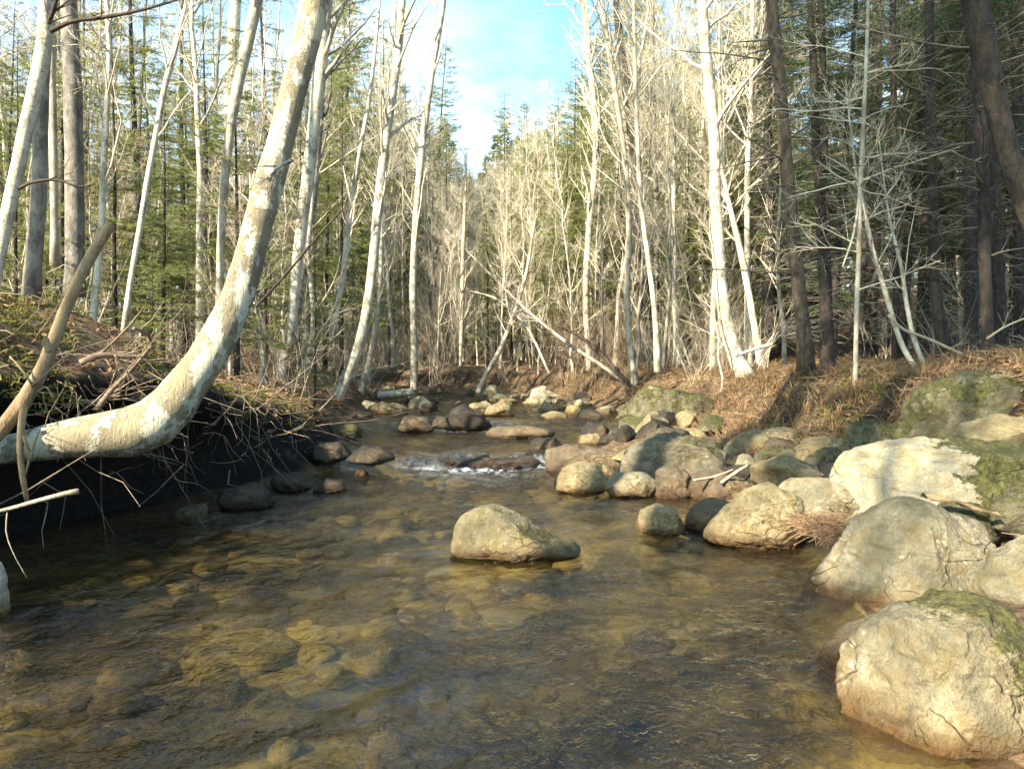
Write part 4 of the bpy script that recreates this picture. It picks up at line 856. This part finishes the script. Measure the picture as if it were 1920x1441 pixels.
fill(bares, 50, 17, 50, 40, 'bare slender tree', 'bare tree', BH, mind=.7, pxr=lambda px, y, x: px < 1400)
fill(saps, 95, 9.5, 30, 20, 'thin bare sapling', 'sapling', SH, mind=.35, sc=(.7, 1.2), pxr=lambda px, y, x: px < 1390 or y < 10.5)
fill(saps, 140, 17, 40, 30, 'thin bare sapling', 'sapling', SH, mind=.35, sc=(.9, 1.9), pxr=mid)
fill(shrs, 110, 8.0, 28, 18, 'leafless twiggy shrub', 'shrub', [1.5, 1.1, 2, 1.3], mind=.35, sc=(.5, 1.1), gap=.15, pxr=lambda px, y, x: px < 1420 or rng.random() < .3)
fill(shrs, 170, 17, 34, 24, 'leafless twiggy shrub', 'shrub', [1.5, 1.1, 2, 1.3], mind=.3, sc=(.7, 1.8), gap=.1, pxr=mid)
# trees standing just outside the picture on the left bank: they shade the stream and the right bank
for k, (pr, x, y, s) in enumerate([(cast, -5.9, -.3, 1.35), (cast, -6.4, -2.75, 1.35), (cast, -8.6, 4.6, 1.3), (cast, -8.2, -2.6, 1.45), (cast, -9.8, -6.3, 1.4), (bares[1], -5.6, -3.9, 1.0), (bares[0], -8.0, -5.9, 1.0)]):
    pr.place((x, y, float(gz(x, y)) - .05), k * 1.3, s, 'tree standing outside the left edge of the view on the left bank', 'tree', 'trees outside the view')

# distant wood on the rising ground behind everything: one mass
def far_wood():
    b = MB(); rg = np.random.default_rng(9)
    tris = []; T = []; TR = []; BP = []; BR = []
    for k in range(620):
        a = rg.uniform(-.85, .85); r = rg.uniform(48, 105); x, y = r * sin(a), r * cos(a); z = float(gz(x, y)); px = 960 + x / y * F
        H = rg.uniform(9, 16); lim = np.interp(px, VX, VY); H = min(H, (CAMZ + (HOR - lim) / F * y - z) * .85)
        if H < 2: continue
        T.append(np.array([[x, y, z - .3], [x + .1, y, z + H * .5], [x, y, z + H]])); TR.append([.12, .08, .015])
        if rg.random() < .6:
            n = 800; t = rg.random(n) ** .8; az = rg.uniform(0, 2 * pi, n); rad = 1.8 * (1 - t) ** .8 * rg.uniform(.3, 1, n); c = np.array([x, y, z]) + np.stack([np.cos(az) * rad, np.sin(az) * rad, H * (.02 + .98 * t) - .1 * rad], -1)
            d = nrm(np.stack([np.cos(az), np.sin(az), -.3 + .3 * rg.normal(size=n)], -1)); s = nrm(np.cross(d, rg.normal(size=(n, 3)))) * .06
            tris.append(np.stack([c - s, c + s, c + d * .4], 1).reshape(-1, 3))
        else:
            n = 70; t = rg.uniform(.2, 1, n); az = rg.uniform(0, 2 * pi, n); c = np.array([x, y, z]) + np.stack([0 * t, 0 * t, H * t], -1); d = np.stack([np.cos(az), np.sin(az), rg.uniform(.4, 1.3, n)], -1); s = np.linspace(0, 1, 3)[None, :, None]
            BP.append(c[:, None] + s * d[:, None] * rg.uniform(.5, 1.7, n)[:, None, None]); BR.append(np.tile([.02, .012, .005], (n, 1)))
    t = np.concatenate(tris); b.add(t, np.arange(len(t)).reshape(-1, 3), 0)
    tubes(b, np.array(T), np.array(TR), 5, 1); tubes(b, np.concatenate(BP), np.concatenate(BR), 3, 1)
    tag(b.build('distant_wood', [M['needle'], M['twig']]), kind='stuff')
far_wood()

# ------------------------------------------------------------------ ground cover
def scatter_xy(n, rg, f):
    out = []
    while sum(len(o) for o in out) < n:
        y = 3 + 17 * rg.random(4000) ** 1.4; x = rg.uniform(-1, 1, 4000) * (y * .75 + 1); k = f(x, y, rg); out.append(np.stack([x[k], y[k]], -1))
    return np.concatenate(out)[:n]
def bankmask(x, y, rg, edge=.25):
    return (x < XL(y) - edge) | (x > XR(y) + BW(y) * .8)
rg = np.random.default_rng(31)
xy = scatter_xy(26000, rg, lambda x, y, r: bankmask(x, y, r) & ((x > 0) | (y > 8) | (r.random(len(x)) < .3))); n = len(xy)
c = np.column_stack([xy, gz(xy[:, 0], xy[:, 1]) + rg.uniform(.005, .05, n)]); nn = nrm(np.column_stack([rg.normal(size=(n, 2)) * .55, np.ones(n)]))
u = nrm(np.cross(nn, rg.normal(size=(n, 3)))); v = np.cross(nn, u); s = rg.uniform(.018, .045, n)[:, None]
V = np.stack([c - u * s, c + v * s * .5 + nn * s * .3, c + u * s, c - v * s * .5 + nn * s * .3], 1)
mb = MB(); mb.add(V, np.arange(4 * n).reshape(-1, 4)); tag(mb.build('fallen_leaves', M['leaf'], smooth=False), kind='stuff')
def blades(name, xy, H, mat, wid=.004, lay=.6, per=7):
    n = len(xy) * per; b0 = np.repeat(np.column_stack([xy, gz(xy[:, 0], xy[:, 1]) - .01]), per, 0) + rg.normal(size=(n, 3)) * np.array([.03, .03, 0])
    d = nrm(np.column_stack([rg.normal(size=(n, 2)) * lay, np.ones(n)])); h = H * rg.uniform(.4, 1.2, n)[:, None]
    w = nrm(np.cross(d, rg.normal(size=(n, 3)))) * wid; bend = np.column_stack([d[:, :2] * .9, -np.full(n, .35)]) * h
    V = np.stack([b0 - w, b0 + w, b0 + d * h * .55 - w * .8, b0 + d * h * .55 + w * .8, b0 + d * h + bend * .8], 1); o = np.arange(n)[:, None] * 5
    mb = MB(); mb.add(V, np.concatenate([o + np.array([[0, 1, 3]]), o + np.array([[0, 3, 2]]), o + np.array([[2, 3, 4]])])); tag(mb.build(name, mat, smooth=False), kind='stuff')
blades('dry_grass', scatter_xy(3000, rg, lambda x, y, r: (x > XR(y) + BW(y) * .75) & (y > 6.5) & (x < XR(y) + BW(y) + 4.5) & (n2(x, y, .8) > -.25)), .26, M['grass'])
blades('moss_tufts', scatter_xy(3000, rg, lambda x, y, r: (x < XL(y) - .3) & (x > XL(y) - 3) & (y < 9) & (n2(x, y, 1.2, 3, 4.) > -.02)), .07, M['moss'], .004, .8)
blades('moss_tufts', scatter_xy(1800, rg, lambda x, y, r: (x > XR(y) + BW(y) * .7) & (y > 6) & (x < XR(y) + BW(y) + 4) & (n2(x, y, .9, 3, 7.) > .08)), .10, M['moss'], .004, .8)
xy = scatter_xy(1100, rg, lambda x, y, r: bankmask(x, y, r, .1)); n = len(xy); p0 = np.column_stack([xy, gz(xy[:, 0], xy[:, 1]) + rg.uniform(0, .12, n)])
d = nrm(np.column_stack([rg.normal(size=(n, 2)), rg.normal(size=n) * .35])); s = np.linspace(-1, 1, 4)[None, :, None]
mb = MB(); tubes(mb, p0[:, None] + rg.uniform(.06, .26, n)[:, None, None] * (s * d[:, None] + s * s * rg.normal(size=(n, 1, 3)) * .15), np.tile([.004, .004, .003, .0015], (n, 1)) * rg.uniform(.5, 1.3, n)[:, None], 3)
tag(mb.build('twig_litter', M['twigr']), kind='stuff')

# ------------------------------------------------------------------ light, sky, camera
SUN_AZ = radians(224); SUN_EL = radians(34)                     # clockwise from +Y (the view direction)
w = bpy.data.worlds.new('World'); S.world = w; w.use_nodes = True
nt = w.node_tree; nt.nodes.clear(); n = N(nt)
sky = n.new('ShaderNodeTexSky', sky_type='NISHITA'); sky.sun_disc = False; sky.sun_elevation = SUN_EL; sky.sun_rotation = SUN_AZ; sky.air_density = 1.0; sky.dust_density = 1.2; sky.ozone_density = .3
bg = n.new('ShaderNodeBackground'); bg.inputs['Strength'].default_value = .11; 
cl = n.ramp(n.noise(n.mapping(n.coord('Generated'), (1, 1, 2.2)), 3.2, 6, .62), [(.42, 0), (.85, .6)])
elv = n.sep(n.coord('Generated'))[2]
cl = n.math('MULTIPLY', cl, n.ramp(elv, [(.36, 1), (.46, 0)]))
n.link(n.mix(cl, n.mix(1.0, sky.outputs[0], (.78, 1.05, 1.10), 'MULTIPLY'), (7.5, 8.2, 8.6)), bg.inputs['Color'])
o = n.new('ShaderNodeOutputWorld'); n.link(bg.outputs[0], o.inputs['Surface'])
ld = bpy.data.lights.new('sun', 'SUN'); ld.energy = 5.0; ld.angle = radians(.5); ld.color = (1, .925, .77)
lo = bpy.data.objects.new('sun', ld); COL.objects.link(lo)
from mathutils import Vector
sd = Vector((sin(SUN_AZ) * cos(SUN_EL), cos(SUN_AZ) * cos(SUN_EL), sin(SUN_EL)))
lo.rotation_euler = sd.to_track_quat('Z', 'Y').to_euler(); lo.location = sd * 30
cd = bpy.data.cameras.new('camera'); cd.sensor_width = 36; cd.lens = F / 1920 * 36; cd.shift_y = -(720.5 - HOR) / 1920; cd.clip_end = 600; cd.clip_start = .05
co = bpy.data.objects.new('camera', cd); COL.objects.link(co); co.location = (0, 0, CAMZ); co.rotation_euler = (pi / 2, 0, 0); S.camera = co
S.view_settings.view_transform = 'Standard'; S.view_settings.look = 'None'; S.view_settings.gamma = 1; S.view_settings.exposure = 1.95
S.cycles.max_bounces = 5; S.cycles.transparent_max_bounces = 12; S.cycles.diffuse_bounces = 1; S.cycles.glossy_bounces = 3; S.cycles.caustics_reflective = False; S.cycles.caustics_refractive = False
S.cycles.sample_clamp_indirect = 6; S.cycles.use_denoising = True; S.cycles.use_adaptive_sampling = True; S.cycles.adaptive_threshold = .025
